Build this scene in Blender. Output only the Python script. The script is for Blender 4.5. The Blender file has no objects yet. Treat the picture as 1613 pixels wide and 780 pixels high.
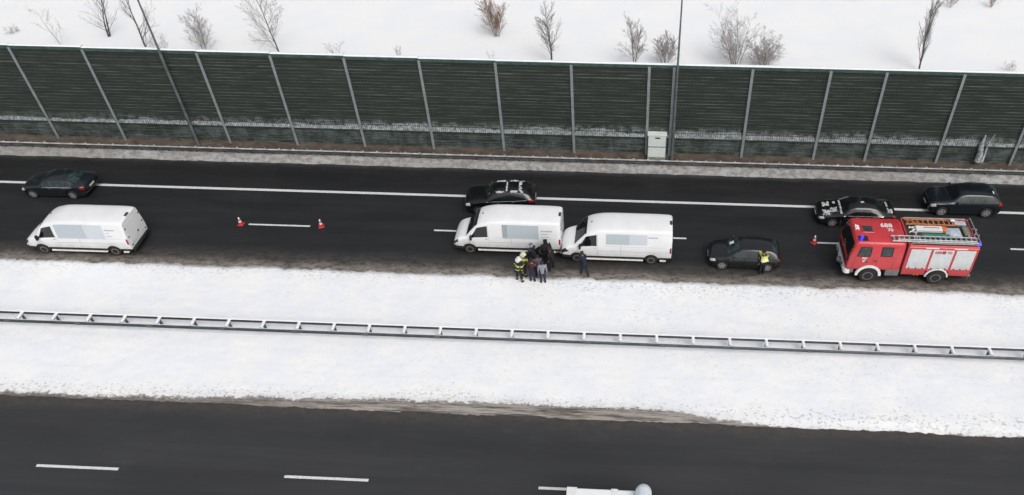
import bpy, math, random
import numpy as np
from mathutils import Vector, Matrix, noise as mnoise

R = math.radians
scene = bpy.context.scene
COL = scene.collection
random.seed(7)

# ------------------------------------------------------------------ camera
cam_d = bpy.data.cameras.new('camera')
cam = bpy.data.objects.new('camera', cam_d); COL.objects.link(cam)
F, CX, CY, IW, IH = 1247.217, 957.07, 392.75, 1613.0, 780.0
PITCH, ROLL, YAW = R(42.1417), R(-0.0859), R(-2.9600)
cam_d.sensor_fit = 'HORIZONTAL'; cam_d.sensor_width = 36.0
cam_d.lens = F / IW * 36.0
cam_d.shift_x = (IW / 2 - CX) / IW
cam_d.shift_y = (CY - IH / 2) / IW
fw = Vector((math.sin(YAW) * math.cos(PITCH), math.cos(YAW) * math.cos(PITCH), -math.sin(PITCH)))
rt = Vector((math.cos(YAW), -math.sin(YAW), 0)); up = rt.cross(fw)
rt2 = math.cos(ROLL) * rt + math.sin(ROLL) * up; up2 = -math.sin(ROLL) * rt + math.cos(ROLL) * up
m = Matrix((rt2, up2, -fw)).transposed().to_4x4(); m.translation = Vector((0, -37.528, 32.871))
cam.matrix_world = m
cam_d.clip_start = 0.5; cam_d.clip_end = 3000
scene.camera = cam

# ------------------------------------------------------------------ sky, sun, exposure
SUN_EL, SUN_AZ = R(52), R(148)
world = bpy.data.worlds.new('World'); scene.world = world; world.use_nodes = True
wn = world.node_tree.nodes; wl = world.node_tree.links
sky = wn.new('ShaderNodeTexSky'); sky.sky_type = 'NISHITA'; sky.sun_disc = False
sky.sun_elevation = SUN_EL; sky.sun_rotation = SUN_AZ
sky.air_density = 1.6; sky.dust_density = 6.0; sky.ozone_density = 1.0
hs = wn.new('ShaderNodeHueSaturation'); hs.inputs['Saturation'].default_value = 0.34
wl.new(sky.outputs[0], hs.inputs['Color']); wl.new(hs.outputs[0], wn['Background'].inputs['Color'])
wn['Background'].inputs['Strength'].default_value = 0.11
sun_d = bpy.data.lights.new('sun', 'SUN'); sun_d.energy = 0.7; sun_d.angle = R(35); sun_d.color = (1.0, 0.985, 0.965)
sun = bpy.data.objects.new('sun', sun_d); COL.objects.link(sun)
# light comes from the camera's side, high up
sdir = Vector((math.sin(SUN_AZ) * math.cos(SUN_EL), math.cos(SUN_AZ) * math.cos(SUN_EL), math.sin(SUN_EL)))
sun.rotation_euler = sdir.to_track_quat('Z', 'Y').to_euler()
sun.location = (0, -20, 40)
scene.view_settings.view_transform = 'Standard'; scene.view_settings.look = 'None'
scene.view_settings.gamma = 1; scene.view_settings.use_curve_mapping = False
scene.view_settings.exposure = 0.10

# ------------------------------------------------------------------ node helper and materials
class NT:
    def __init__(s, name):
        s.m = bpy.data.materials.new(name); s.m.use_nodes = True
        s.t = s.m.node_tree; s.b = s.t.nodes['Principled BSDF']
    def n(s, typ, **kw):
        x = s.t.nodes.new(typ)
        for k, v in kw.items():
            if hasattr(x, k): setattr(x, k, v)
            else: x.inputs[k].default_value = v
        return x
    def l(s, a, b): s.t.links.new(a, b)
    def v(s, sock, val):
        if hasattr(val, 'links'): s.l(val, sock)
        else: sock.default_value = val
    def math(s, op, a, b=0.0, c=0.0, clamp=False):
        x = s.n('ShaderNodeMath', operation=op, use_clamp=clamp)
        s.v(x.inputs[0], a); s.v(x.inputs[1], b); s.v(x.inputs[2], c); return x.outputs[0]
    def ramp(s, a, lo, hi, o0=0.0, o1=1.0):
        x = s.n('ShaderNodeMapRange', interpolation_type='SMOOTHSTEP')
        s.v(x.inputs['Value'], a); x.inputs['From Min'].default_value = lo; x.inputs['From Max'].default_value = hi
        x.inputs['To Min'].default_value = o0; x.inputs['To Max'].default_value = o1; return x.outputs['Result']
    def pos(s, scale=(1, 1, 1), obj=False):
        if obj: p = s.n('ShaderNodeTexCoord').outputs['Object']
        else: p = s.n('ShaderNodeNewGeometry').outputs['Position']
        mp = s.n('ShaderNodeMapping'); mp.inputs['Scale'].default_value = scale; s.l(p, mp.inputs['Vector']); return mp.outputs[0]
    def noise(s, vec, scale, detail=4, rough=.55):
        x = s.n('ShaderNodeTexNoise'); x.inputs['Scale'].default_value = scale
        x.inputs['Detail'].default_value = detail; x.inputs['Roughness'].default_value = rough
        s.l(vec, x.inputs['Vector']); return x.outputs['Fac']
    def mix(s, f, a, b):
        x = s.n('ShaderNodeMix', data_type='RGBA'); s.v(x.inputs[0], f)
        for sock, val in ((x.inputs[6], a), (x.inputs[7], b)):
            if hasattr(val, 'links'): s.l(val, sock)
            else: sock.default_value = (*val, 1)
        return x.outputs[2]
    def base(s, c): s.v(s.b.inputs['Base Color'], c if hasattr(c, 'links') else (*c, 1))
    def bump(s, h, strength=.3, dist=.02):
        x = s.n('ShaderNodeBump'); x.inputs['Strength'].default_value = strength; x.inputs['Distance'].default_value = dist
        s.l(h, x.inputs['Height']); s.l(x.outputs[0], s.b.inputs['Normal'])

def mat(name, c, rough=.6, metal=0.0, var=.12, scale=3.0, coat=0.0, spec=.5, dirt=None, bump=0.0):
    t = NT(name); p = t.pos(obj=False)
    nz = t.noise(p, scale, 5, .6)
    c2 = tuple(x * (1 - var) for x in c); c3 = tuple(min(1, x * (1 + var)) for x in c)
    col = t.mix(t.ramp(nz, .3, .7), c2, c3)
    if dirt:
        z = t.n('ShaderNodeSeparateXYZ'); t.l(t.pos(), z.inputs[0])
        d = t.math('MULTIPLY', t.ramp(z.outputs[2], dirt[1], dirt[2], 1, 0), t.ramp(t.noise(t.pos((1, 1, .6)), 2.5, 6, .7), .3, .7, .25, 1))
        col = t.mix(t.math('MULTIPLY', d, dirt[3]), col, dirt[0])
    t.base(col)
    t.b.inputs['Roughness'].default_value = rough; t.b.inputs['Metallic'].default_value = metal
    t.b.inputs['Coat Weight'].default_value = coat; t.b.inputs['Coat Roughness'].default_value = .08
    t.b.inputs['Specular IOR Level'].default_value = spec
    if bump: t.bump(t.noise(p, scale * 6, 4, .6), bump, .02)
    return t.m

SLUSH = (.16, .14, .125)
M = {}
M['van_white'] = mat('van_white', (.82, .83, .85), .35, var=.03, scale=1.2, coat=.4, dirt=((.42, .41, .39), .4, 1.3, .45))
M['truck_red'] = mat('truck_red', (.55, .035, .045), .35, var=.08, scale=2, coat=.5, dirt=((.24, .07, .06), .5, 1.3, .75))
M['truck_red_roof'] = mat('truck_red_roof', (.62, .028, .035), .4, var=.08, scale=2, coat=.2)
M['paint_black'] = mat('paint_black', (.005, .0055, .007), .22, var=.2, coat=.5, dirt=((.035, .033, .03), .2, .7, .2))
M['paint_slate'] = mat('paint_slate', (.010, .014, .019), .24, var=.15, coat=.6, dirt=((.035, .035, .035), .2, .7, .2))
M['paint_navy'] = mat('paint_navy', (.005, .008, .014), .24, var=.15, coat=.5, dirt=((.035, .035, .035), .2, .7, .2))
M['paint_graphite'] = mat('paint_graphite', (.007, .008, .010), .2, var=.15, coat=.7, dirt=((.03, .03, .03), .2, .6, .15))
M['glass_dark'] = mat('glass_dark', (.008, .011, .012), .08, var=.4, scale=4, spec=.6)
M['glass_green'] = mat('glass_green', (.022, .037, .037), .10, var=.5, scale=5, spec=.7)
M['black_plastic'] = mat('black_plastic', (.012, .012, .013), .7, var=.3, dirt=((.06, .055, .05), .1, .7, .5))
M['tyre'] = mat('tyre', (.016, .015, .015), .85, var=.3, scale=6, dirt=((.055, .05, .045), 0, .9, .5))
M['rim'] = mat('rim', (.42, .42, .43), .35, .5, var=.15, scale=8)
M['rim_steel'] = mat('rim_steel', (.30, .30, .31), .45, .4, var=.2, scale=8)
M['chrome'] = mat('chrome', (.55, .56, .58), .25, .7, var=.1)
M['lamp_glass'] = mat('lamp_glass', (.5, .52, .54), .12, var=.2, scale=8, spec=.8)
M['lamp_dark'] = mat('lamp_dark', (.05, .055, .06), .15, var=.4, scale=8)
M['tail_red'] = mat('tail_red', (.30, .012, .02), .2, var=.2, scale=8, coat=.5)
M['orange'] = mat('orange', (.75, .16, .02), .3, var=.1)
M['plate'] = mat('plate', (.65, .65, .62), .5, var=.05)
M['redaction_blue'] = mat('redaction_blue', (.47, .535, .58), .5, var=.02)  # flat tone of the redaction blocks on the vans
M['pale_blue_grey'] = mat('pale_blue_grey', (.60, .65, .70), .5, var=.02)
M['mid_grey'] = mat('mid_grey', (.36, .38, .40), .5, var=.02)
M['decal_t'] = mat('decal_t', (.32, .34, .45), .5, var=.1)
M['shutter'] = mat('shutter', (.66, .69, .70), .35, .15, var=.06, scale=5, dirt=((.33, .28, .26), 1.1, 1.9, .5))
M['alu'] = mat('alu', (.48, .49, .50), .4, .4, var=.15, scale=6)
M['deck'] = mat('deck', (.035, .035, .038), .7, var=.3, scale=6)
M['wood'] = mat('wood', (.42, .17, .06), .6, var=.25, scale=7)
M['white_box'] = mat('white_box', (.72, .72, .70), .5, var=.06)
M['tarp_green'] = mat('tarp_green', (.03, .20, .16), .6, var=.4, scale=7)
M['canvas'] = mat('canvas', (.20, .19, .14), .8, var=.3, scale=6)
M['bag_blue'] = mat('bag_blue', (.45, .50, .58), .6, var=.2, scale=6)
M['white_paint'] = mat('white_paint', (.75, .75, .74), .5, var=.08, scale=5)
M['grey_panel'] = mat('grey_panel', (.17, .17, .18), .5, var=.15, dirt=((.10, .09, .085), .3, .9, .5))
M['marking_red'] = mat('marking_red', (.40, .03, .05), .6, var=.1)
M['road_paint'] = mat('road_paint', (.66, .67, .67), .6, var=.16, scale=9)
M['galv'] = mat('galv', (.30, .33, .35), .55, .3, var=.15, scale=2, bump=.1)
M['galv_dark'] = mat('galv_dark', (.15, .165, .18), .55, .3, var=.25, scale=2)
M['rail_metal'] = mat('rail_metal', (.065, .075, .085), .5, .4, var=.3, scale=2)
M['rail_dirty'] = mat('rail_dirty', (.07, .068, .066), .7, .1, var=.45, scale=1.6)
M['cabinet'] = mat('cabinet', (.68, .74, .71), .5, var=.05)
M['cabinet_side'] = mat('cabinet_side', (.10, .15, .14), .6, var=.2)
M['concrete'] = mat('concrete', (.28, .27, .26), .9, var=.2, scale=5)
M['snow'] = mat('snow', (.84, .86, .89), .8, var=.03, scale=4, bump=.2)
M['snow_dirty'] = mat('snow_dirty', (.36, .36, .36), .85, var=.45, scale=2.2, bump=.3)
M['snow_grit'] = mat('snow_grit', (.46, .47, .48), .85, var=.35, scale=3)
M['snow_grey'] = mat('snow_grey', (.36, .385, .40), .85, var=.55, scale=6, bump=.3)
M['cone_red'] = mat('cone_red', (.55, .045, .05), .45, var=.1)
M['cone_white'] = mat('cone_white', (.75, .74, .72), .4, var=.05)
M['skin'] = mat('skin', (.33, .19, .14), .55, var=.06, scale=10)
M['hair'] = mat('hair', (.03, .022, .018), .8, var=.3, scale=20)
M['bark'] = mat('bark', (.085, .075, .075), .9, var=.3, scale=5)
M['twig'] = mat('twig', (.20, .17, .165), .9, var=.3, scale=5)
M['twig_pale'] = mat('twig_pale', (.32, .29, .28), .9, var=.3, scale=5)
M['twig_red'] = mat('twig_red', (.27, .17, .12), .9, var=.3, scale=5)
M['bark_red'] = mat('bark_red', (.17, .095, .06), .9, var=.3, scale=5)
M['bark_grey'] = mat('bark_grey', (.20, .18, .18), .9, var=.3, scale=5)
def emis(name, c, s):
    t = NT(name); t.base(tuple(x * .5 for x in c)); t.b.inputs['Emission Color'].default_value = (*c, 1)
    t.b.inputs['Emission Strength'].default_value = s; t.b.inputs['Roughness'].default_value = .15
    return t.m
M['blue_light'] = emis('blue_light', (.03, .03, 1.0), 1.6)
M['blue_lens'] = mat('blue_lens', (.03, .03, .45), .15, var=.3, scale=8, coat=.6)

# ------------------------------------------------------------------ mesh builder
class MB:
    def __init__(s): s.v = []; s.f = []
    def add(s, vs, fs):
        o = len(s.v); s.v += [tuple(p) for p in vs]; s.f += [tuple(i + o for i in f) for f in fs]; return s
    def box(s, x0, x1, y0, y1, z0, z1, c=0.0):
        """box with optional chamfer c"""
        if c <= 0:
            vs = [(x, y, z) for z in (z0, z1) for y in (y0, y1) for x in (x0, x1)]
            return s.add(vs, [(0, 2, 3, 1), (4, 5, 7, 6), (0, 1, 5, 4), (2, 6, 7, 3), (0, 4, 6, 2), (1, 3, 7, 5)])
        def ring(z, i):
            a, b, d, e = x0 + i, x1 - i, y0 + i, y1 - i
            return [(a + c, d, z), (b - c, d, z), (b, d + c, z), (b, e - c, z), (b - c, e, z), (a + c, e, z), (a, e - c, z), (a, d + c, z)]
        rs = [ring(z0, c), ring(z0 + c, 0), ring(z1 - c, 0), ring(z1, c)]
        vs = [p for r in rs for p in r]; fs = [tuple(range(7, -1, -1)), tuple(range(24, 32))]
        for k in range(3):
            for i in range(8):
                j = (i + 1) % 8; fs.append((k * 8 + i, k * 8 + j, k * 8 + 8 + j, k * 8 + 8 + i))
        return s.add(vs, fs)
    def tube(s, pts, rad, n=6, caps=True):
        pts = [Vector(p) for p in pts]
        if not hasattr(rad, '__len__'): rad = [rad] * len(pts)
        vs = []; fs = []
        for i, p in enumerate(pts):
            d = (pts[min(i + 1, len(pts) - 1)] - pts[max(i - 1, 0)]).normalized()
            a = d.orthogonal().normalized() if abs(d.z) > .9 else d.cross(Vector((0, 0, 1))).normalized()
            b = d.cross(a)
            for k in range(n):
                t = 2 * math.pi * k / n; vs.append(p + (a * math.cos(t) + b * math.sin(t)) * rad[i])
        for i in range(len(pts) - 1):
            for k in range(n):
                j = (k + 1) % n; fs.append((i * n + k, i * n + n + k, i * n + n + j, i * n + j))
        if caps and n > 2:
            fs.append(tuple(range(n))); fs.append(tuple(range(len(vs) - 1, len(vs) - n - 1, -1)))
        return s.add(vs, fs)
    def lathe(s, c, axis, prof, n=24):
        """prof: (r, h) pairs along axis ('x','y','z') from centre c"""
        vs = []; fs = []
        for r, h in prof:
            for k in range(n):
                t = 2 * math.pi * k / n; a, b = r * math.cos(t), r * math.sin(t)
                vs.append({'z': (c[0] + a, c[1] + b, c[2] + h), 'y': (c[0] + a, c[1] + h, c[2] + b), 'x': (c[0] + h, c[1] + a, c[2] + b)}[axis])
        for i in range(len(prof) - 1):
            for k in range(n):
                j = (k + 1) % n; fs.append((i * n + k, i * n + j, i * n + n + j, i * n + n + k))
        fs.append(tuple(range(n - 1, -1, -1))); fs.append(tuple(range(len(vs) - n, len(vs))))
        return s.add(vs, fs)
    def grid(s, rows, flip=False):
        """rows: list of lists of points"""
        n = len(rows[0]); vs = [p for r in rows for p in r]; fs = []
        for i in range(len(rows) - 1):
            for k in range(n - 1):
                q = (i * n + k, i * n + k + 1, (i + 1) * n + k + 1, (i + 1) * n + k)
                fs.append(q[::-1] if flip else q)
        return s.add(vs, fs)
    def prism(s, poly, y0, y1):
        """poly in (x,z), extruded along y"""
        n = len(poly); vs = [(x, y0, z) for x, z in poly] + [(x, y1, z) for x, z in poly]
        fs = [tuple(range(n)), tuple(range(2 * n - 1, n - 1, -1))] + [(i, i + n, (i + 1) % n + n, (i + 1) % n) for i in range(n)]
        return s.add(vs, fs)
    def build(s, name, material, parent=None, smooth=None, loc=None):
        me = bpy.data.meshes.new(name); me.from_pydata(s.v, [], s.f); me.update()
        if isinstance(material, str): material = M[material]
        me.materials.append(material)
        import bmesh
        bm = bmesh.new(); bm.from_mesh(me); bmesh.ops.recalc_face_normals(bm, faces=bm.faces)
        if smooth is not None:
            for f in bm.faces: f.smooth = True
            for e in bm.edges:
                if len(e.link_faces) == 2 and e.calc_face_angle(0) > R(smooth): e.smooth = False
        bm.to_mesh(me); bm.free()
        o = bpy.data.objects.new(name, me); COL.objects.link(o)
        if parent is not None: o.parent = parent
        if loc is not None: o.location = loc
        return o

def tag(o, label=None, cat=None, group=None, kind=None):
    if label: o['label'] = label
    if cat: o['category'] = cat
    if group: o['group'] = group
    if kind: o['kind'] = kind
    return o
def empty(name, loc, rz=0.0, label=None, cat=None, group=None):
    o = bpy.data.objects.new(name, None); COL.objects.link(o); o.location = loc; o.rotation_euler = (0, 0, rz)
    o.empty_display_size = .3
    return tag(o, label, cat, group)
def copy_tree(o, parent=None):
    c = o.copy(); COL.objects.link(c)
    if parent is not None: c.parent = parent
    for ch in [k for k in o.children]: copy_tree(ch, c)
    return c
def text_mesh(name, body, size, material, parent, loc, rot, ext=.004):
    cu = bpy.data.curves.new(name, 'FONT'); cu.body = body; cu.size = size; cu.extrude = ext; cu.align_x = 'CENTER'; cu.align_y = 'CENTER'
    cu.offset = size * .02
    tmp = bpy.data.objects.new(name + '_curve', cu); COL.objects.link(tmp)
    dg = bpy.context.evaluated_depsgraph_get(); me = bpy.data.meshes.new_from_object(tmp.evaluated_get(dg))
    bpy.data.objects.remove(tmp); me.materials.clear(); me.materials.append(M[material])
    o = bpy.data.objects.new(name, me); COL.objects.link(o); o.parent = parent; o.location = loc; o.rotation_euler = rot
    return o

def fbm(x, y, z=0.0, octv=4):
    return mnoise.fractal(Vector((x, y, z)), 1.0, 2.0, octv)

# ------------------------------------------------------------------ ground
XL, XR = -110.0, 80.0
# wide snow ground
def ground_mat():
    t = NT('snow_ground'); p = t.pos()
    n1 = t.noise(p, .25, 6, .55); n2 = t.noise(p, 2.2, 6, .65); n3 = t.noise(t.pos((1, .6, 1)), 7.0, 3, .5)
    col = t.mix(t.ramp(n1, .35, .65), (.85, .87, .90), (.89, .895, .905))
    s = t.math('MULTIPLY', t.ramp(n3, .66, .74), t.ramp(n1, .45, .62))
    col = t.mix(t.math('MULTIPLY', s, .35), col, (.35, .34, .34))
    t.base(col); t.b.inputs['Roughness'].default_value = .85
    t.bump(n2, .35, .06); return t.m
g = MB(); step_x = [-600, -300, -160] + list(np.arange(-110, 90, 1.5)) + [130, 300, 600]
step_y = list(np.arange(8.45, 50, 1.5)) + [60, 90, 150, 300, 700]
def gz(x, y):
    return .07 * fbm(x * .15, y * .15, 3.1) + .05 * fbm(x * .6, y * .6, 8.1) if y < 90 and abs(x) < 200 else -.05
g.grid([[(x, y, gz(x, y) * min(1, (y - 8.4) / 2)) for x in step_x] for y in step_y], True)
tag(g.build('snow_field', ground_mat(), smooth=60), kind='structure')
g = MB(); g.grid([[(-600, -500, -.02), (600, -500, -.02)], [(-600, -30, -.02), (600, -30, -.02)]])
tag(g.build('snow_ground', ground_mat()), kind='structure')

def asphalt(name, c, edges, scale=1.0):
    """edges: list of (y_inner, y_edge, strength, colour): slush and grit towards a verge"""
    t = NT(name); sp = t.n('ShaderNodeSeparateXYZ'); t.l(t.pos(), sp.inputs[0]); Y = sp.outputs[1]
    fine = t.noise(t.pos(), 26, 3, .6); lon = t.noise(t.pos((.05, .9, 1)), 1.6, 5, .6); big = t.noise(t.pos((.3, 1, 1)), .35, 5, .6)
    col = t.mix(t.ramp(fine, .3, .7), tuple(x * .86 for x in c), tuple(x * 1.14 for x in c))
    col = t.mix(t.ramp(lon, .35, .68, 0, .35), col, tuple(x * 1.5 for x in c))
    col = t.mix(t.ramp(big, .4, .65, 0, .4), col, tuple(x * .72 for x in c))
    salt = t.math('MULTIPLY', t.ramp(t.noise(t.pos((.5, 1, 1)), .55, 9, .78), .54, .70), .30)
    col = t.mix(salt, col, tuple(x * 2.1 for x in c))
    trk = t.math('MULTIPLY', t.ramp(t.noise(t.pos((.008, 1, 1)), .85, 3, .5), .46, .56), .22)
    col = t.mix(trk, col, tuple(x * .62 for x in c))
    for y0, y1, st, dc in edges:
        wob = t.math('MULTIPLY', t.math('SUBTRACT', t.noise(t.pos((.6, .9, 1)), .9, 8, .75), .5), 1.3)
        y = t.math('ADD', Y, wob)
        lo, hi = min(y0, y1), max(y0, y1)
        f = t.ramp(y, lo, hi, 0 if y1 > y0 else 1, 1 if y1 > y0 else 0)
        br = t.ramp(t.noise(t.pos((.7, 1.3, 1)), 2.6, 10, .85), .38, .60, .15, 1)
        col = t.mix(t.math('MULTIPLY', t.math('MULTIPLY', f, br), st), col, dc)
    t.base(col)
    t.l(t.ramp(t.noise(t.pos((.2, 1, 1)), .8, 5, .6), .35, .65, .42, .72), t.b.inputs['Roughness'])
    t.b.inputs['Specular IOR Level'].default_value = .35
    t.bump(fine, .25, .01); return t.m
up_mat = asphalt('asphalt_upper', (.0185, .0195, .0215), [(-1.9, -3.35, .95, (.085, .075, .068)), (-3.0, -3.75, .95, (.27, .24, .215)), (6.1, 6.9, .9, (.16, .16, .16)), (3.9, 5.2, .62, (.0095, .0095, .0098))])
lo_mat = asphalt('asphalt_lower', (.0375, .0385, .0415), [(-14.9, -14.05, .95, (.075, .064, .055))])
g = MB(); g.grid([[(-600, y, 0), (600, y, 0)] for y in (-4.4, 7.6)]); tag(g.build('upper_road', up_mat), kind='structure')
g = MB(); g.grid([[(-600, y, 0), (600, y, 0)] for y in (-30.1, -13.2)]); tag(g.build('lower_road', lo_mat), kind='structure')

# painted markings: part of the ground
g = MB()
g.grid([[(x, y, .004) for x in (XL, XR)] for y in (3.46, 3.69)])
for k in range(-6, 8):
    x0 = -24.99 + 12 * k
    g.grid([[(x0 + a, y, .004) for a in (0, 4)] for y in (-.07, .07)])
tag(g.build('upper_road_markings', 'road_paint'), kind='structure')
g = MB()
for k in range(-5, 7):
    x0 = -28.24 + 12 * k
    g.grid([[(x0 + a, y, .004) for a in (0, 4)] for y in (-17.97, -17.83)])
g.grid([[(x, y, .004) for x in (XL, XR)] for y in (-21.7, -21.46)])
tag(g.build('lower_road_markings', 'road_paint'), kind='structure')

# median snow with ragged edges
def median_mat():
    t = NT('median_snow'); sp = t.n('ShaderNodeSeparateXYZ'); t.l(t.pos(), sp.inputs[0]); X, Y = sp.outputs[0], sp.outputs[1]
    n1 = t.noise(t.pos(), .5, 6, .55); n2 = t.noise(t.pos(), 3.0, 7, .65)
    col = t.mix(t.ramp(n1, .35, .65), (.83, .855, .90), (.885, .89, .90))
    # grit specks, thick towards both verges and around the people and right of the middle
    ed = t.math('MAXIMUM', t.ramp(Y, -5.6, -3.7, .0, 1), t.ramp(Y, -13.6, -12.2, 1.15, .0))
    mid = t.math('MULTIPLY', t.ramp(t.noise(t.pos((1, 1, 1)), .12, 3, .5),   .42, .58), .75)
    mid = t.math('ADD', mid, t.math('MULTIPLY', t.math('MULTIPLY', t.ramp(X, -19, -9, 0, .6), t.ramp(X, 2, 12, 1, .55)), .8))
    dens = t.math('ADD', t.math('MULTIPLY', ed, .9), t.math('MULTIPLY', mid, .5), clamp=True)
    thr = t.math('SUBTRACT', .685, t.math('MULTIPLY', dens, .135))
    sp1 = t.noise(t.pos((.8, 1.2, 1)), 6.5, 3, .6)
    k = t.math('MULTIPLY', t.math('SUBTRACT', sp1, thr), 14, clamp=True)
    col = t.mix(t.math('MULTIPLY', k, t.math('ADD', .10, t.math('MULTIPLY', dens, .34))), col, (.22, .205, .20))
    sp2 = t.ramp(t.noise(t.pos(), 3.2, 8, .8), .50, .66, 0, .22)
    col = t.mix(t.math('MULTIPLY', sp2, t.math('ADD', .25, dens)), col, (.42, .43, .47))
    # faint long tracks
    tr = t.math('MULTIPLY', t.ramp(t.noise(t.pos((.04, 1, 1)), 2.4, 4, .6), .56, .68), .10)
    col = t.mix(tr, col, (.55, .58, .66))
    # pale brown slush at the two edges
    wob = t.math('MULTIPLY', t.math('SUBTRACT', t.noise(t.pos((.16, .6, 1)), 1.3, 6, .65), .5), 1.7)
    yy = t.math('ADD', Y, wob)
    st = t.ramp(t.noise(t.pos((.45, 2.4, 1)), 2.3, 8, .8), .34, .58, .45, 1)
    e1 = t.math('MULTIPLY', t.ramp(t.math('ADD', Y, t.math('MULTIPLY', wob, .45)), -4.30, -3.80, 0, .95), st)
    col = t.mix(e1, col, (.215, .185, .162))
    # ploughed brown crust along the lower carriageway: broad in the middle, thin at left, pale at right
    lim = t.math('SUBTRACT', t.ramp(X, -28, -10, -13.74, -13.28), t.ramp(X, 0, 9, 0, .72))
    jit = t.math('ADD', t.math('MULTIPLY', t.math('SUBTRACT', t.noise(t.pos((.35, .6, 1)), 1.1, 7, .7), .5), .55), t.math('MULTIPLY', t.math('SUBTRACT', t.noise(t.pos((.7, 1, 1)), 4.5, 5, .8), .5), .85))
    yj = t.math('ADD', Y, jit)
    dd = t.math('SUBTRACT', lim, yj)                       # > 0 inside the crust
    pale = t.ramp(t.math('SUBTRACT', t.math('ADD', lim, .55), yj), 0, .8)
    col = t.mix(t.math('MULTIPLY', pale, .6), col, (.58, .555, .54))
    crust = t.mix(t.ramp(t.noise(t.pos((.16, 3.0, 1)), 2.6, 8, .78), .40, .58), (.085, .074, .066), (.34, .31, .285))
    crust = t.mix(t.ramp(X, -12, -26, 0, .8), crust, (.12, .105, .09))
    col = t.mix(t.ramp(dd, 0, .16), col, crust)
    line = t.math('MULTIPLY', t.ramp(dd, -.03, .03), t.ramp(dd, .16, .07))
    col = t.mix(t.math('MULTIPLY', line, .55), col, (.06, .05, .043))
    t.base(col); t.b.inputs['Roughness'].default_value = .85
    t.bump(n2, .5, .06); return t.m
xs = np.arange(-75, 55, .2); ys = np.arange(-14.5, -3.0, .14)
rows = []
for y in ys:
    r = []
    for x in xs:
        x = float(x); yf = float(y)
        e_up = -3.74 + .20 * fbm(x * .5, 1.7) + .17 * fbm(x * 2.6, 5.5)
        e_lo = -14.15 + .08 * fbm(x * .25, 11.7) + .05 * fbm(x * 2.0, 15.5)
        d = min(e_up - yf, yf - e_lo)
        k = max(0, min(1, d / (.55 if yf > -9 else .7))); k = k * k * (3 - 2 * k)
        h = -.03 + k * (.15 + .03 * fbm(x * .4, yf * .5, 2.0) + .018 * fbm(x * 2.5, yf * 2.5, 6.0))
        if 0 < k < 1: h += .035 * fbm(x * 3.1, yf * 3.1, 9.0) * (1 - abs(2 * k - 1))
        r.append((x, yf, h))
    rows.append(r)
g = MB(); g.grid(rows, True); MEDM = median_mat(); tag(g.build('median_snow', MEDM, smooth=80), kind='structure')
g = MB(); g.grid([[(x, y, -.012) for x in (-600, 600)] for y in (-14.3, -3.6)]); tag(g.build('median_ground', 'snow_dirty'), kind='structure')

# dirty snow verge at the barrier side, then the brown earth bank
rows = []
for y in np.arange(6.2, 7.72, .09):
    r = []
    for x in xs:
        x = float(x); yf = float(y); e = 6.58 + .09 * fbm(x * .35, 21.0) + .05 * fbm(x * 2.4, 23.0)
        d = yf - e; k = max(0, min(1, d / .25)); k = k * k * (3 - 2 * k)
        notch = .035 if (x % 1.0) < .14 and d > .35 else 0
        r.append((x, yf, -.03 + max(0, min(1, (yf - 6.75) / .4)) * .22 + k * (.15 + .04 * fbm(x * 1.5, yf * 2, 2.0)) - notch))
    rows.append(r)
g = MB(); g.grid(rows, True)
def verge_mat():
    t = NT('verge_snow')
    a = t.noise(t.pos((1, 1.6, 1)), 2.4, 7, .7); b = t.noise(t.pos((.2, 1, 1)), .5, 4, .6)
    col = t.mix(t.ramp(a, .32, .66), (.17, .165, .16), (.42, .42, .42)); col = t.mix(t.ramp(b, .4, .62, 0, .4), col, (.22, .205, .195))
    t.base(col); t.b.inputs['Roughness'].default_value = .9; t.bump(a, .6, .05); return t.m
tag(g.build('verge_snow', verge_mat(), smooth=80), kind='structure')
def earth_mat():
    t = NT('earth'); a = t.noise(t.pos((.6, 1, 1)), 2.2, 7, .7); b = t.noise(t.pos(), .35, 3, .6)
    col = t.mix(t.ramp(a, .3, .7), (.045, .036, .028), (.115, .095, .075)); col = t.mix(t.ramp(b, .54, .66, 0, .45), col, (.11, .062, .048))
    t.base(col); t.b.inputs['Roughness'].default_value = .95; t.bump(a, .6, .05); return t.m
rows = [[(float(x), y, z + .05 * fbm(float(x) * 1.3, y * 3, 4)) for x in np.arange(-110, 90, .4)] for y, z in ((7.5, -.1), (7.62, .12), (7.8, .32), (8.0, .58), (8.2, .72), (8.5, .3))]
g = MB(); g.grid(rows, True); tag(g.build('earth_bank', earth_mat(), smooth=80), kind='structure')

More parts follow.
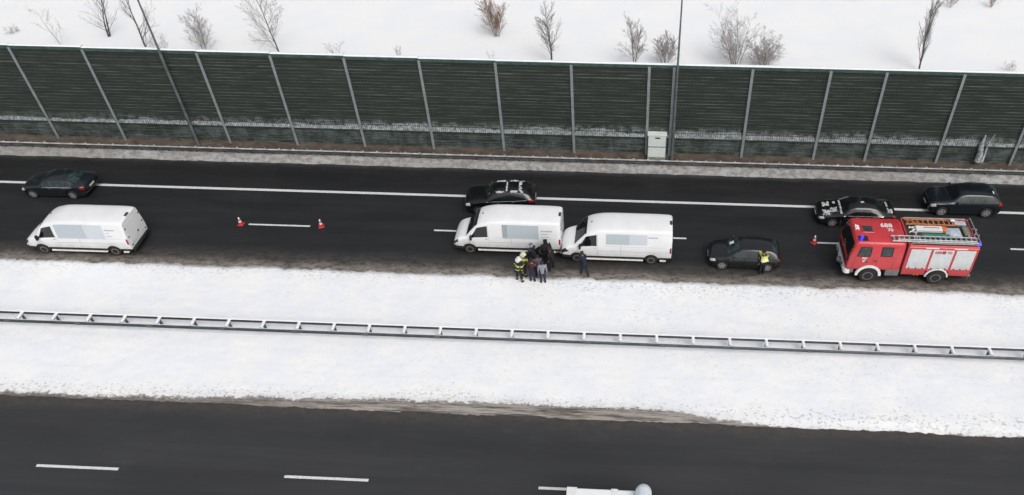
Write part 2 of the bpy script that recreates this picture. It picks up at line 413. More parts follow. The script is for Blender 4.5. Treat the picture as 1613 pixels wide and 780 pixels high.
# ------------------------------------------------------------------ noise barrier
def panel_mat():
    t = NT('barrier_panel')
    sp = t.n('ShaderNodeSeparateXYZ'); t.l(t.pos(), sp.inputs[0]); Z = sp.outputs[2]
    a = t.noise(t.pos((.25, 1, 3)), 1.2, 6, .7); b = t.noise(t.pos((.5, 1, 1)), .25, 3, .6)
    col = t.mix(t.ramp(a, .3, .7), (.026, .034, .026), (.056, .066, .053))
    col = t.mix(t.ramp(b, .4, .65, 0, .5), col, (.026, .040, .035))
    r = t.math('MULTIPLY', t.ramp(Z, 1.9, 2.15, 1, 0), t.ramp(t.noise(t.pos((.8, 1, .9)), 1.1, 7, .72), .40, .64))
    col = t.mix(t.math('MULTIPLY', r, .85), col, (.20, .24, .25))
    X = sp.outputs[0]
    lim = t.math('ADD', 2.25, t.math('MULTIPLY', t.noise(t.pos((.5, 1, .3)), .8, 4, .6), 1.3))
    hb = t.math('MULTIPLY', t.math('SUBTRACT', lim, Z), 2.2, clamp=True)
    q = t.math('MULTIPLY', t.math('MULTIPLY', hb, t.ramp(t.noise(t.pos((1.4, 1, 1.2)), 1.7, 7, .75), .40, .60)), t.ramp(Z, 2.0, 2.1))
    q = t.math('MULTIPLY', q, t.ramp(X, -44, -20, .45, .95))
    col = t.mix(q, col, (.40, .43, .45))
    t.base(col); t.b.inputs['Roughness'].default_value = .9; t.bump(t.noise(t.pos(), 9, 4, .6), .5, .03); return t.m
def rib_mat():
    t = NT('barrier_rib')
    a = t.noise(t.pos((.22, 1, 1.7)), 2.2, 5, .7)
    col = t.mix(t.ramp(a, .36, .70), (.034, .043, .036), (.20, .215, .20)); t.base(col); t.b.inputs['Roughness'].default_value = .8; return t.m
PM, RM = panel_mat(), rib_mat()
M['wire'] = mat('wire', (.050, .070, .066), .6, var=.2)
M['ledge_green'] = mat('ledge_green', (.022, .035, .033), .7, var=.3)
M['coping'] = mat('coping', (.045, .085, .078), .6, var=.3, scale=2)
nb = empty('noise_barrier', (-8, 8.2, 0), 0, 'tall dark green noise barrier with grey posts along the far roadside', 'noise barrier')
posts = [-66.9, -61.9, -56.9, -51.9, -46.9, -41.9, -36.94, -31.72, -29.27, -24.4, -19.53, -14.61, -9.62, -4.69, .35, 1.95, 6.96, 11.91, 15.43, 20.29, 25.3, 30.3, 35.3, 40.3]
OX, OY = -8, 8.2       # barrier root: children are relative
def HB(x): return 7.62 + .30 * max(0, min(1, (-8 - x) / 34))
rnd = random.Random(3)
for x in posts:
    m_ = MB(); xx = x - OX; H_B = HB(x)
    m_.box(xx - .09, xx + .09, -.18, -.165, .1, H_B - .14); m_.box(xx - .012, xx + .012, -.165, .10, .1, H_B - .14); m_.box(xx - .09, xx + .09, .10, .115, .1, H_B - .14)
    m_.build('post', 'galv', nb)
for x0, x1 in zip(posts[:-1], posts[1:]):
    a, b = x0 - OX + .015, x1 - OX - .015
    H_B = (HB(x0) + HB(x1)) / 2
    p = MB().box(a, b, -.02, .09, .72, H_B - .12).build('panel', PM, nb)
    m_ = MB(); z = .95
    while z < H_B - .35:
        if abs(z - 2.06) > .12: 
            th = .014 + .014 * rnd.random(); dp = .035 + .03 * rnd.random()
            if abs(z - 4.72) < .13 or abs(z - 6.62) < .13: th = .04; dp = .075
            m_.box(a + .02, b - .02, -.02 - dp, -.021, z, z + th)
        z += .235 + .03 * rnd.uniform(-1, 1)
    m_.build('rib', RM, p)
    MB().box(a, b, -.13, -.022, 1.93, 2.05).build('ledge', 'ledge_green', p)
    m_ = MB(); n = int((b - a) / .145)
    for i in range(1, n):
        x = a + (b - a) * i / n; m_.box(x - .011, x + .011, -.145, -.133, .80, H_B - .14)
    for z in np.arange(1.0, H_B - .2, .5): m_.box(a, b, -.157, -.146, z, z + .016)
    m_.build('wire_mesh', 'wire', p)
    MB().box(a - .015, b + .015, -.16, .12, H_B - .24, H_B, .01).build('coping', 'coping', p)
    # snow on top and on the ledge behind the wire mesh
    rows = []
    for i, x in enumerate(np.linspace(a - .02, b + .02, int((b - a) / .25) + 2)):
        hh = .05 + .02 * fbm(x * .8, 40.0)
        rows.append([(float(x), y, H_B + .002 + z) for y, z in ((-.15, 0), (-.12, hh * .8), (0, hh), (.08, hh * .8), (.11, 0))])
    MB().grid(rows).build('snow_cap', 'snow', p, smooth=60)
    rows = []; amp = max(0.05, min(1, (x0 + 52) / 42)) if x0 < -22 else 1
    for x in np.arange(a + .02, b, .06):
        x = float(x); e = min(1, .5 + (x - a) / .5, .5 + (b - x) / .5)
        hh = (.20 + .46 * max(0, .4 + 1.0 * fbm(x * .32, 50.0)) + .07 * fbm(x * 2.2, 53.0) + .03 * rnd.random()) * max(.15, e) * (.45 + .55 * amp)
        rows.append([(x, -.125, 2.052), (x, -.10, 2.05 + hh * .4), (x, -.06, 2.05 + hh * .75), (x, -.023, 2.05 + hh)])
    MB().grid(rows).build('snow_ridge', 'snow_grey', p, smooth=70)
# slanting snow clump stuck to the barrier at the right
g = MB()
g.tube([(22.95, 7.86, 1.0), (22.98, 7.9, 1.6), (22.85, 7.93, 2.3), (22.92, 7.95, 3.05)], [.22, .2, .16, .05], 8)
g.tube([(23.25, 7.86, .9), (23.3, 7.9, 1.6), (23.28, 7.93, 2.3), (23.5, 7.95, 3.15)], [.12, .07, .05, .03], 6)
tag(g.build('snow_clump', 'snow_grey', smooth=60), 'narrow upright clump of snow leaning on the green barrier behind the fire engine', 'snow clump')

# electrical cabinet
cb = empty('electrical_cabinet', (1.06, 7.6, .5), 0, 'white two-door electrical cabinet at the foot of the noise barrier', 'electrical cabinet')
MB().box(-.62, .62, -.02, .4, -.3, .22).build('plinth', 'concrete', cb)
MB().box(-.63, .63, .0, .42, .22, 2.02, .01).build('housing', 'cabinet_side', cb)
MB().box(-.60, .60, -.03, -.002, .26, 1.06, .008).build('door', 'cabinet', cb)
d = MB().box(-.60, .60, -.03, -.002, 1.14, 1.99, .008).build('door', 'cabinet', cb)
MB().box(-.14, .20, -.045, -.032, 1.80, 1.90).build('vent', 'black_plastic', d)
MB().box(-.66, .66, -.05, .46, 2.022, 2.07, .008).build('roof', 'cabinet', cb)
t_ = MB(); t_.lathe((.95, 7.55, 2.3), 'x', [(0.02, -.1), (.10, -.08), (.12, .05), (.02, .1)], 12)

# lamp posts
for i, (x, lab) in enumerate(((-31.5, 'slim grey lamp post rising in front of the barrier at left'), (2.14, 'slim grey lamp post rising beside the white electrical cabinet'))):
    lp = empty('lamp_post', (x, 7.74, .1), 0, lab, 'lamp post', 'lamp posts along the barrier')
    MB().lathe((0, 0, 0), 'z', [(.16, -.1), (.16, .25)], 12).build('foot', 'concrete', lp, smooth=40)
    MB().tube([(0, 0, .2), (0, 0, 2.2), (0, 0, 7.5), (0, 0, 13)], [.11, .105, .075, .04], 12).build('pole', 'galv_dark', lp, smooth=40)
    MB().tube([(0, 0, 12.9), (0, -.3, 13.5), (0, -1.6, 13.8)], [.04, .035, .03], 8).build('arm', 'galv_dark', lp, smooth=40)
    MB().box(-.13, .13, -2.2, -1.55, 13.76, 13.88, .03).build('lamp_head', 'galv', lp)

# ------------------------------------------------------------------ guardrails
def wbeam(y, zc, side, x0, x1, matl, name, parent, q=1.0):
    """W section guardrail beam: y of the face, side = -1 faces -y"""
    prof = [(-.155, 0), (-.13, .045), (-.085, .08), (-.045, .075), (0, .02), (.045, .075), (.085, .08), (.13, .045), (.155, 0)]
    prof = [(h * q, d) for h, d in prof]
    rows = []
    n = max(2, int((x1 - x0) / 4) + 1)
    for x in np.linspace(x0, x1, n):
        rows.append([(float(x), y + side * d, zc + h) for h, d in prof] + [(float(x), y + side * (d - .01), zc + h) for h, d in prof[::-1]])
    return MB().grid(rows).build(name, matl, parent)
gr = empty('roadside_guardrail', (0, 0, 0), 0, 'dirty snow-dusted steel guardrail at the foot of the noise barrier', 'guardrail')
wbeam(7.22, .60, -1, -62, 36.5, 'rail_dirty', 'beam', gr)
rows = [[(float(x), 7.12, .757), (float(x), 7.15, .79 + .03 * fbm(float(x), 70)), (float(x), 7.26, .757)] for x in np.arange(-62, 36.5, .5)]
MB().grid(rows).build('snow_cap', 'snow_grit', gr)
pm = MB().box(-.05, .05, .03, .17, 0, .70).v, None
proto = MB().box(-.05, .05, .03, .17, -.1, .70).build('post', 'rail_dirty', gr, loc=(-61.5, 7.22, 0))
cap0 = MB().box(-.06, .06, .02, .18, .702, .745, .01).build('snow_cap', 'snow_dirty', proto)
for i in range(1, 98):
    c = proto.copy(); COL.objects.link(c); c.location = (-61.5 + i, 7.22, 0)
    d = cap0.copy(); COL.objects.link(d); d.parent = c

mg = empty('median_guardrail', (0, -9.0, 0), 0, 'double-sided steel guardrail with snow-topped spacers running along the white median', 'guardrail')
YN, YF, ZR = -.42, .13, .60
wbeam(YN, ZR + .03, -1, -60, 45, 'rail_metal', 'beam', mg, .72)
wbeam(YF, ZR + .08, 1, -60, 45, 'rail_metal', 'beam', mg, .60)
for yy, s, zt, q in ((YN, -1, ZR + .142, .35), (YF, 1, ZR + .176, 1.5)):
    rows = []
    for x in np.arange(-60, 45, .3):
        x = float(x); w = .03 + .02 * fbm(x * .7, 80 + s)
        rows.append([(x, yy + s * .05 * q, zt), (x, yy + s * .04 * q, zt + w * q), (x, yy, zt + w * q), (x, yy - s * .02, zt)])
    MB().grid(rows).build('snow_cap', 'snow', mg, smooth=60)
for k in range(26):
    x = -58.6 + 4 * k + .07 * math.sin(k * 5.1)
    MB().box(x - .16, x + .16, YN - .072, YN - .066, ZR - .06, ZR + .12).build('beam_joint', 'galv_dark', mg)
sp0 = MB().box(-.06, .06, YN + .01, YF - .01, ZR + .02, ZR + .12).build('spacer', 'galv', mg, loc=(-59.6, 0, 0))
rows = [[(x, y, z + ZR) for x, z in ((-.085, .122), (-.07, .18), (0, .20), (.07, .18), (.085, .122))] for y in (YN + .02, -.15, YF + .08)]
sc0 = MB().grid(rows).build('snow_cap', 'snow', sp0, smooth=60)
po0 = MB().box(-.05, .05, -.045, .045, 0, ZR + .05).build('post', 'rail_metal', mg, loc=(-59.6, 0, 0))
k = 1; x = -59.6 + 1.96
while x < 44.5:
    c = sp0.copy(); COL.objects.link(c); c.location.x = x
    d = sc0.copy(); COL.objects.link(d); d.parent = c
    c = po0.copy(); COL.objects.link(c); c.location.x = x
    x += 1.96

# ------------------------------------------------------------------ bare trees and shrubs on the snow field
def bare_tree(name, x, y, h, spread, seed, matl, stems=1, lean=(0, 0), label='', cat='tree', depth=4, thick=1.0, group=None, kids=7):
    rn = random.Random(seed)
    root = empty(name, (x, y, gz(x, y) if y > 8.5 else 0), 0, label, cat, group)
    tr = MB(); cr = MB()
    def branch(p, d, L, r, lv):
        n = 6 if lv == 0 else 4
        pts = [p]; q = p.copy(); dd = d.copy()
        for i in range(n):
            dd = (dd + Vector((rn.uniform(-1, 1), rn.uniform(-1, 1), rn.uniform(-.2, .7))) * (.08 if lv == 0 else .13)).normalized()
            q = q + dd * L / n; pts.append(q.copy())
        rads = [max(.0045, r * (1 - .85 * i / n)) for i in range(n + 1)]
        (tr if lv == 0 else cr).tube(pts, rads, 6 if lv == 0 else 3, caps=False)
        if lv >= min(depth, 3): return
        nk = int(kids * (2.6 if lv == 0 else 1.15))
        for k in range(nk):
            f = (k + rn.random()) / nk * .92 + .05; i = min(n - 1, int(f * n)); fr = f * n - i
            bp = pts[i].lerp(pts[i + 1], fr); bd = (pts[i + 1] - pts[i]).normalized()
            a = rn.uniform(0, 6.283); o = bd.orthogonal().normalized(); o = Matrix.Rotation(a, 3, bd) @ o
            an = rn.uniform(.50, 1.0) * (spread * (1.15 if lv == 0 else .85))
            nd = (bd * math.cos(an) + o * math.sin(an)); nd.z += .10; nd.normalize()
            branch(bp, nd, L * rn.uniform(.42, .66) * (1.0 - .60 * f), max(.0045, r * (.40 if lv == 0 else .5) * (1 - .4 * f)), lv + 1)
    for s in range(stems):
        a = rn.uniform(0, 6.283); sp = .0 if stems == 1 else rn.uniform(.1, .5) * spread
        d0 = Vector((math.cos(a) * sp + lean[0], math.sin(a) * sp + lean[1], 1)).normalized()
        o0 = Vector((math.cos(a), math.sin(a), 0)) * (0 if stems == 1 else .12 * rn.random() * stems ** .5)
        branch(o0, d0, h * (1 if s == 0 else rn.uniform(.6, .95)), .045 * thick * (h / 4) * (1 if stems < 3 else .6), 0)
    tr.build('trunk', matl, root, smooth=60)
    if cr.v: cr.build('crown', {'bark': 'twig', 'bark_grey': 'twig_pale', 'bark_red': 'twig_red'}[matl], root)
    return root
T = bare_tree
TL = 'bare trees beyond the barrier'
T('bare_tree', -47.18, 24.45, 4.9, .9, 1, 'bark', 2, (-.22, 0), 'bare forked tree with its whole trunk showing, top left corner', 'tree', 4, 1.3, TL, 4)
T('bare_tree', -42.3, 21.8, 5.6, .85, 2, 'bark', 1, (-.06, 0), 'bare dark tree just left of the left lamp post', 'tree', 4, 1.3, TL, 5)
T('bare_shrub', -41.0, 21.5, 2.0, .9, 12, 'bark_grey', 4, (0, 0), 'faint twiggy shrub right beside the left lamp post', 'shrub', 2, .8, 'bare shrubs beyond the barrier', 5)
T('bare_shrub', -37.3, 21.8, 3.5, .9, 3, 'bark_grey', 4, (-.08, 0), 'spreading leafless bush, first to the right of the left lamp post', 'shrub', 3, 1, 'bare shrubs beyond the barrier', 6)
T('bare_tree', -30.9, 21.9, 6.0, 1.0, 4, 'bark', 1, (0, 0), 'tall thin bare tree with one upright trunk rising out of the top of the frame', 'tree', 4, .9, TL)
T('bare_shrub', -25.9, 21.6, 1.6, .9, 5, 'bark_grey', 3, (0, 0), 'tiny leafless twigs just above the barrier, left of the smaller pointed twig', 'shrub', 2, .8, 'bare shrubs beyond the barrier', 4)
T('bare_shrub', -20.6, 21.6, 1.5, .6, 6, 'bark_grey', 3, (0, 0), 'small pointed twig alone just above the barrier, left of the reddish bush', 'shrub', 2, .7, 'bare shrubs beyond the barrier', 4)
T('bare_shrub', -12.9, 26.1, 3.4, .75, 7, 'bark_red', 7, (-.05, 0), 'reddish brown tufted bush standing wholly clear in the snow', 'shrub', 3, 1.1, 'bare shrubs beyond the barrier', 6)
T('bare_shrub', -12.7, 21.8, 1.0, .6, 17, 'bark_grey', 2, (0, 0), 'tiny twig on the barrier edge below the reddish bush', 'shrub', 2, .7, 'bare shrubs beyond the barrier', 3)
T('bare_tree', -7.75, 22.0, 4.6, .75, 8, 'bark', 1, (-.05, 0), 'bare dark pyramid tree just right of the reddish bush', 'tree', 4, 1.6, TL)
T('bare_tree', -.8, 21.8, 4.1, .8, 9, 'bark_grey', 2, (-.03, 0), 'pale bare tree a little left of the right lamp post', 'tree', 4, 1, TL)
T('bare_shrub', 1.7, 21.8, 2.8, .8, 10, 'bark_grey', 10, (0, 0), 'dense upright leafless bush directly behind the right lamp post', 'shrub', 3, .8, 'bare shrubs beyond the barrier', 5)
T('bare_tree', 7.6, 21.8, 4.9, 1.0, 11, 'bark_grey', 9, (0, 0), 'tall bare multi-stemmed tree on the right of the right lamp post, beside a round bush', 'tree', 4, .9, TL, 5)
T('bare_shrub', 9.9, 21.8, 3.1, 1.2, 13, 'bark_grey', 14, (.02, 0), 'rounded leafless bush touching the multi-stemmed tree', 'shrub', 3, .8, 'bare shrubs beyond the barrier', 5)
T('bare_tree', 22.6, 21.9, 5.6, .38, 41, 'bark', 1, (-.04, 0), 'slender bare tree standing alone at the right, beyond the fire engine', 'tree', 4, 1.2, TL)
T('bare_shrub', 29.7, 22.0, 1.0, 1.1, 15, 'bark_grey', 5, (0, 0), 'low faint shrub at the right end of the barrier top', 'shrub', 2, .6, 'bare shrubs beyond the barrier', 4)
for i, (px_, py_, h, lab) in enumerate(((19.5, 35.2, 1.6, 'first of three small red-brown tufts at the top right edge of the snow'), (28.3, 33.9, 1.9, 'middle one of three small red-brown tufts at the top right edge of the snow'), (32.1, 34.0, 1.8, 'last of three small red-brown tufts, nearest the top right corner'))):
    T('bare_shrub', px_, py_, h, .8, 20 + i, 'bark_red', 6, (0, 0), lab, 'shrub', 2, .8, 'bare shrubs beyond the barrier', 5)
T('bare_tree', -50.0, 22.2, 3.6, .9, 26, 'bark_grey', 1, (-.15, 0), 'thin pale sapling left of the forked tree, bending left', 'tree', 3, .7, TL, 4)
T('bare_shrub', -55.8, 24.6, .8, 1.2, 27, 'bark_grey', 5, (0, 0), 'low dark tuft lying in the snow at the far left', 'shrub', 2, .8, 'bare shrubs beyond the barrier', 5)

# ------------------------------------------------------------------ vehicles
def pchip(xk, yk):
    xk = np.array(xk, float); yk = np.array(yk, float); h = np.diff(xk); d = np.diff(yk) / h
    mm = np.zeros(len(xk)); mm[0] = d[0]; mm[-1] = d[-1]
    for i in range(1, len(xk) - 1):
        if d[i - 1] * d[i] > 0:
            w1 = 2 * h[i] + h[i - 1]; w2 = h[i] + 2 * h[i - 1]; mm[i] = (w1 + w2) / (w1 / d[i - 1] + w2 / d[i])
    def f(x):
        i = int(np.clip(np.searchsorted(xk, x) - 1, 0, len(h) - 1)); t = min(1, max(0, (x - xk[i]) / h[i]))
        return float((1 + 2 * t) * (1 - t) ** 2 * yk[i] + t * (1 - t) ** 2 * h[i] * mm[i] + t * t * (3 - 2 * t) * yk[i + 1] + t * t * (t - 1) * h[i] * mm[i + 1])
    return f
class Shell:
    """car body skin: cross-sections along x, each sill -> waist -> belt -> roof edge -> roof centre"""
    # key: x, zs, ws, zb, wb, zr, wr, zc
    def __init__(s, keys, wheels, rw, arch=1.22, rnd=.13, bow=.02):
        s.keys = keys; k = np.array(keys); s.f = [pchip(k[:, 0], k[:, i]) for i in range(1, 8)]
        s.L = keys[-1][0]; s.wheels = wheels; s.rw = rw; s.arch = rw * arch; s.rnd = rnd; s.bow = bow
    def sect(s, x):
        zs, ws, zb, wb, zr, wr, zc = [f(x) for f in s.f]
        z0 = zs
        for xw in s.wheels:
            d = abs(x - xw)
            if d < s.arch: z0 = max(z0, s.rw + math.sqrt(s.arch ** 2 - d * d))
        z0 = min(z0, zb - .08)
        up_ = lambda a: (wb + (wr - wb) * a + s.bow * math.sin(math.pi * a) * (1 if zr - zb > .2 else .4), zb + (zr - zb) * a)
        P = [(0, (ws - .012 if z0 > zs + .02 else ws, z0)), (1, (max(ws, wb) + .012, zs + .55 * (zb - zs) if zs + .55 * (zb - zs) > z0 + .02 else z0 + .02)), (2, (wb, zb))]
        P += [(2 + .88 * a, up_(a * (1 - s.rnd))) for a in (.1, .5, 1)]
        for q in (.25, .55, 1.0):
            e = q * s.rnd * 1.6
            y = wr * (1 - e); z = zr + (zc - zr) * (1 - (1 - e) ** 2)
            if q < 1:
                u0 = up_(1 - s.rnd); k = q
                y1, z1 = wr * (1 - s.rnd * 1.6), zr + (zc - zr) * (1 - (1 - s.rnd * 1.6) ** 2)
                y = (1 - k) ** 2 * u0[0] + 2 * k * (1 - k) * up_(1)[0] + k * k * y1; z = (1 - k) ** 2 * u0[1] + 2 * k * (1 - k) * (up_(1)[1] + .01) + k * k * z1
            P.append((2.88 + .3 * q, (y, z)))
        e0 = s.rnd * 1.6
        for a in (.33, .66, 1.0):
            e = e0 + (1 - e0) * a; P.append((3.18 + .82 * a, (wr * (1 - e), zr + (zc - zr) * (1 - (1 - e) ** 2))))
        return P
    def S(s, x, t, off=0.0):
        P = s.sect(x)
        for (t0, p0), (t1, p1) in zip(P[:-1], P[1:]):
            if t <= t1 + 1e-9:
                a = (t - t0) / (t1 - t0); break
        y = p0[0] + (p1[0] - p0[0]) * a; z = p0[1] + (p1[1] - p0[1]) * a
        if off:
            n2 = Vector((0, p1[1] - p0[1], -(p1[0] - p0[0])))
            if n2.length < 1e-6: n2 = Vector((0, 1, 0))
            n2.normalize()
            if abs(z) and off:
                # slope along x
                if t > 3.1:
                    e = .03; za = s.S(x - e, t)[2]; zb_ = s.S(x + e, t)[2]; n2 = Vector((-(zb_ - za) / (2 * e), n2.y, n2.z)); n2.normalize()
            return (x + n2.x * off, y + n2.y * off, z + n2.z * off)
        return (x, y, z)
    def body(s, name, matl, parent):
        xs_ = sorted(set([round(v, 3) for v in list(np.arange(0, s.L, .06)) + [s.L, .02, s.L - .02] + [k[0] for k in s.keys]] + [round(w + sg * s.arch * q, 3) for w in s.wheels for sg in (-1, 1) for q in (1.001, .985, .93, .8, .6)]))
        xs_ = [x for x in xs_ if 0 <= x <= s.L]
        rows = []
        for x in xs_:
            P = [p for _, p in s.sect(x)]
            rows.append([(x, -y, z) for y, z in P] + [(x, y, z) for y, z in P[::-1][1:]])
        g = MB(); g.grid(rows); n = len(rows[0])
        g.f.append(tuple(range(n))); g.f.append(tuple(range(len(g.v) - n, len(g.v))))
        return g.build(name, matl, parent, smooth=38)
    def patch(s, x0, x1, t0, t1, off=.008, side=-1, nx=12, nt=5, slant0=0.0, slant1=0.0):
        """strip on one side: x limits may slant with t"""
        rows = []
        for i in range(nx + 1):
            r = []
            for j in range(nt + 1):
                b = j / nt; t = t0 + (t1 - t0) * b; a = i / nx
                x = (x0 + slant0 * b) * (1 - a) + (x1 + slant1 * b) * a
                p = s.S(x, t, off); r.append((p[0], side * p[1], p[2]))
            rows.append(r)
        return rows
    def across(s, x0, x1, t0, off=.008, nx=8, bow0=0.0, bow1=0.0):
        """strip over the full width from t0 on one side to t0 on the other"""
        rows = []
        ts = np.linspace(t0, 4.0, 7)
        for i in range(nx + 1):
            r = []; a = i / nx
            for sd, tt in ((-1, ts), (1, ts[::-1][1:])):
                for t in tt:
                    q = ((t - t0) / (4 - t0)); x = x0 * (1 - a) + x1 * a + (bow0 * (1 - a) + bow1 * a) * (1 - q * q) * 1.0
                    p = s.S(x, float(t), off); r.append((p[0], sd * p[1], p[2]))
            rows.append(r)
        return rows

def wheel(parent, x, y, r, side, w=.22, rim='rim', spokes=5, hub=.62):
    """side -1: outer face towards -y"""
    wy = y - side * 0
    o = empty('wheel', (x, y, r)); o.parent = parent
    a, b = (-w / 2, w / 2)
    prof = [(r * .60, a), (r * .90, a), (r * .985, a + .03), (r, a + .06), (r, b - .06), (r * .985, b - .03), (r * .90, b), (r * .60, b)]
    MB().lathe((0, 0, 0), 'y', prof, 28).build('tyre', 'tyre', o, smooth=35)
    g = MB(); f = side * w / 2; rr = r * hub
    g.lathe((0, 0, 0), 'y', [(rr * .9, f - side * .06), (rr * .9, f - side * .05)], 24)
    inner = g.build('hub_disc', 'black_plastic', o, smooth=35)
    g = MB(); n = 24
    for k in range(n):
        t0, t1 = 2 * math.pi * k / n, 2 * math.pi * (k + 1) / n
        g.add([(q * math.cos(t), yy, q * math.sin(t)) for t in (t0, t1) for q, yy in ((rr * 1.04, f + side * .004), (rr * .86, f + side * .006), (rr * .84, f - side * .04))], [(0, 1, 4, 3), (1, 2, 5, 4)])
    if spokes:
        for k in range(spokes):
            t = 2 * math.pi * k / spokes + .3; ca, sa = math.cos(t), math.sin(t)
            wd = rr * .19
            vs = []
            for q, ww in ((rr * .12, wd * 1.2), (rr * .92, wd)):
                for sg in (-1, 1):
                    for yy in (f - side * .035, f + side * .003): vs.append((q * ca - sg * ww * sa, yy, q * sa + sg * ww * ca))
            g.add(vs, [(0, 1, 3, 2), (4, 6, 7, 5), (0, 4, 5, 1), (2, 3, 7, 6), (1, 5, 7, 3), (0, 2, 6, 4)])
        g.lathe((0, 0, 0), 'y', [(rr * .26, f - side * .03), (rr * .22, f + side * .008)], 16)
    else:
        g.lathe((0, 0, 0), 'y', [(rr * .88, f - side * .03), (rr * .62, f - side * .005), (rr * .40, f + side * .0), (rr * .30, f - side * .035), (.01, f - side * .03)], 24)
        g2 = MB(); g2.lathe((0, 0, 0), 'y', [(rr * .26, f - side * .029), (rr * .22, f + side * .01)], 16); g2.build('hub_cap', 'black_plastic', o, smooth=35)
    g.build('rim', rim, o, smooth=35)
    return o

def seam(sh, x, t0, t1, side=-1, w=.012, slant=0.0): 
    return sh.patch(x, x + w, t0, t1, .004, side, 1, 8, slant, slant)

def car(name, loc, rz, label, group, paint, keys, wheels, rw, wy, sidewin, ws, rg, *, cat='car', rim='rim', trim='chrome', snow=None, roofrails=False, glass='glass_dark', tail=None, wind='glass_dark', blackarch=False, spokes=5):
    root = empty(name, loc, rz, label, cat, group)
    sh = Shell(keys, wheels, rw); L = sh.L
    body = sh.body('body', paint, root)
    zs = keys[len(keys) // 2][1]
    MB().box(.25, L - .25, -wy + .12, wy - .12, zs - .06, zs + .30, .03).build('underbody', 'black_plastic', root)
    for w in wheels: MB().box(w - sh.arch * .98, w + sh.arch * .98, -wy + .10, wy - .10, rw * .9, rw * 1.9).build('wheel_well', 'black_plastic', root)
    for w in wheels:
        for s in (-1, 1): wheel(root, w, s * (wy - .1), rw, s, rim=rim, spokes=spokes)
    for s in (-1, 1):
        for a, b, s0, s1, t1 in sidewin:
            MB().grid(sh.patch(a, b, 2.10, t1, .006, s, 10, 4, s0, s1)).build('side_window', glass, root, smooth=60)
        if trim:
            a, b = sidewin[0][0], sidewin[-1][1]
            MB().grid(sh.patch(a - .05, b + .04, 2.0, 2.075, .010, s, 16, 1)).build('window_trim', trim, root)
    MB().grid(sh.across(ws[0], ws[1], 3.16, .006, 8, ws[2], ws[3])).build('windscreen', wind, root, smooth=60)
    MB().grid(sh.across(rg[0], rg[1], 3.16, .006, 8, rg[2], rg[3])).build('rear_window', glass, root, smooth=60)
    # seams, handles
    g = MB()
    for x in (sidewin[0][0] + .12, sidewin[0][1] - .02, sidewin[min(1, len(sidewin) - 1)][1] - .02):
        for s in (-1, 1): g.grid(seam(sh, x, .25, 2.0, s))
    g.grid(sh.across(ws[0] - .14, ws[0] - .125, 2.5, .004, 1))
    g.build('door_seam', 'black_plastic', root)
    for x in (sidewin[0][1] - .28, sidewin[min(1, len(sidewin) - 1)][1] - .22):
        for s in (-1, 1): MB().grid(sh.patch(x, x + .17, 1.78, 1.90, .02, s, 2, 1)).build('door_handle', 'chrome' if trim == 'chrome' else paint, root)
    # lights
    for s in (-1, 1):
        h = MB().grid(sh.patch(.035, .40, 1.55, 2.55, .008, s, 6, 5, .02, -.06)).build('headlight', 'lamp_glass', root, smooth=60)
        if tail is None: MB().grid(sh.patch(L - .28, L - .02, 1.5, 2.45, .010, s, 5, 5)).build('tail_light', 'tail_red', root, smooth=60)
        else: MB().grid(sh.patch(*tail, .012, s, 5, 8)).build('tail_light', 'tail_red', root, smooth=60)
        # mirror
        xm = sidewin[0][0] + .16; p = sh.S(xm, 2.1)
        g = MB(); g.box(xm - .06, xm + .08, s * (p[1] + .13) - .10, s * (p[1] + .13) + .10, p[2] + .02, p[2] + .15, .03)
        g.build('mirror', paint, root, smooth=50)
    zn = keys[0][1]
    MB().box(-.03, .03, -.42, .42, keys[0][3] - .20, keys[0][3] - .04, .012).build('grille', 'black_plastic', root)
    MB().box(-.045, -.032, -.26, .26, keys[0][1] + .06, keys[0][1] + .17).build('number_plate', 'plate', root)
    MB().box(L + .004, L + .016, -.26, .26, keys[-1][3] - .22, keys[-1][3] - .10).build('number_plate', 'plate', root)
    MB().box(L - .10, L + .03, -keys[-1][4] + .02, keys[-1][4] - .02, keys[-1][1] - .02, keys[-1][1] + .12, .03).build('rear_bumper', 'black_plastic', root)
    if roofrails:
        for s in (-1, 1):
            pts = [Vector(sh.S(x, 3.12)) for x in np.linspace(roofrails[0], roofrails[1], 8)]
            pts = [(p.x, s * p.y, p.z + (.055 if 0 < i < 7 else .0)) for i, p in enumerate(pts)]
            MB().tube(pts, .02, 6).build('roof_rail', roofrails[2], root, smooth=50)
    if snow: snow(root, sh)
    return root, sh, body

def snowpatch(sh, root, x0, x1, t0, t1, side, seed, thick=.03, nx=14, nt=8, keep=.1, matl='snow_grit'):
    """ragged sheet of snow lying on the body"""
    nx = max(10, int((x1 - x0) / .016)); nt = max(12, int((t1 - t0) / .022)); g = MB(); keepv = {}
    def val(a, b): e = min(a, 1 - a, b, 1 - b) * 2; return min(1, e * 1.8) + 1.1 * fbm((x0 + (x1 - x0) * a) * 6, (t0 + (t1 - t0) * b) * 4, seed) - .30
    def vert(i, j):
        if (i, j) not in keepv:
            a, b = i / nx, j / nt; v_ = val(a, b)
            p = sh.S(x0 + (x1 - x0) * a, t0 + (t1 - t0) * b, max(.002, min(thick, v_ * thick * 1.5))); keepv[(i, j)] = len(g.v); g.v.append((p[0], side * p[1], p[2]))
        return keepv[(i, j)]
    for i in range(nx):
        for j in range(nt):
            if val((i + .5) / nx, (j + .5) / nt) > 0: g.f.append((vert(i, j), vert(i + 1, j), vert(i + 1, j + 1), vert(i, j + 1)))
    if not g.f: return None
    return g.build('snow_patch', matl, root, smooth=70)

def squash(keys, f): return [(k[0] * f, *k[1:]) for k in keys]
def squw(w, f): return [(a * f, b * f, c, d, e) for a, b, c, d, e in w]
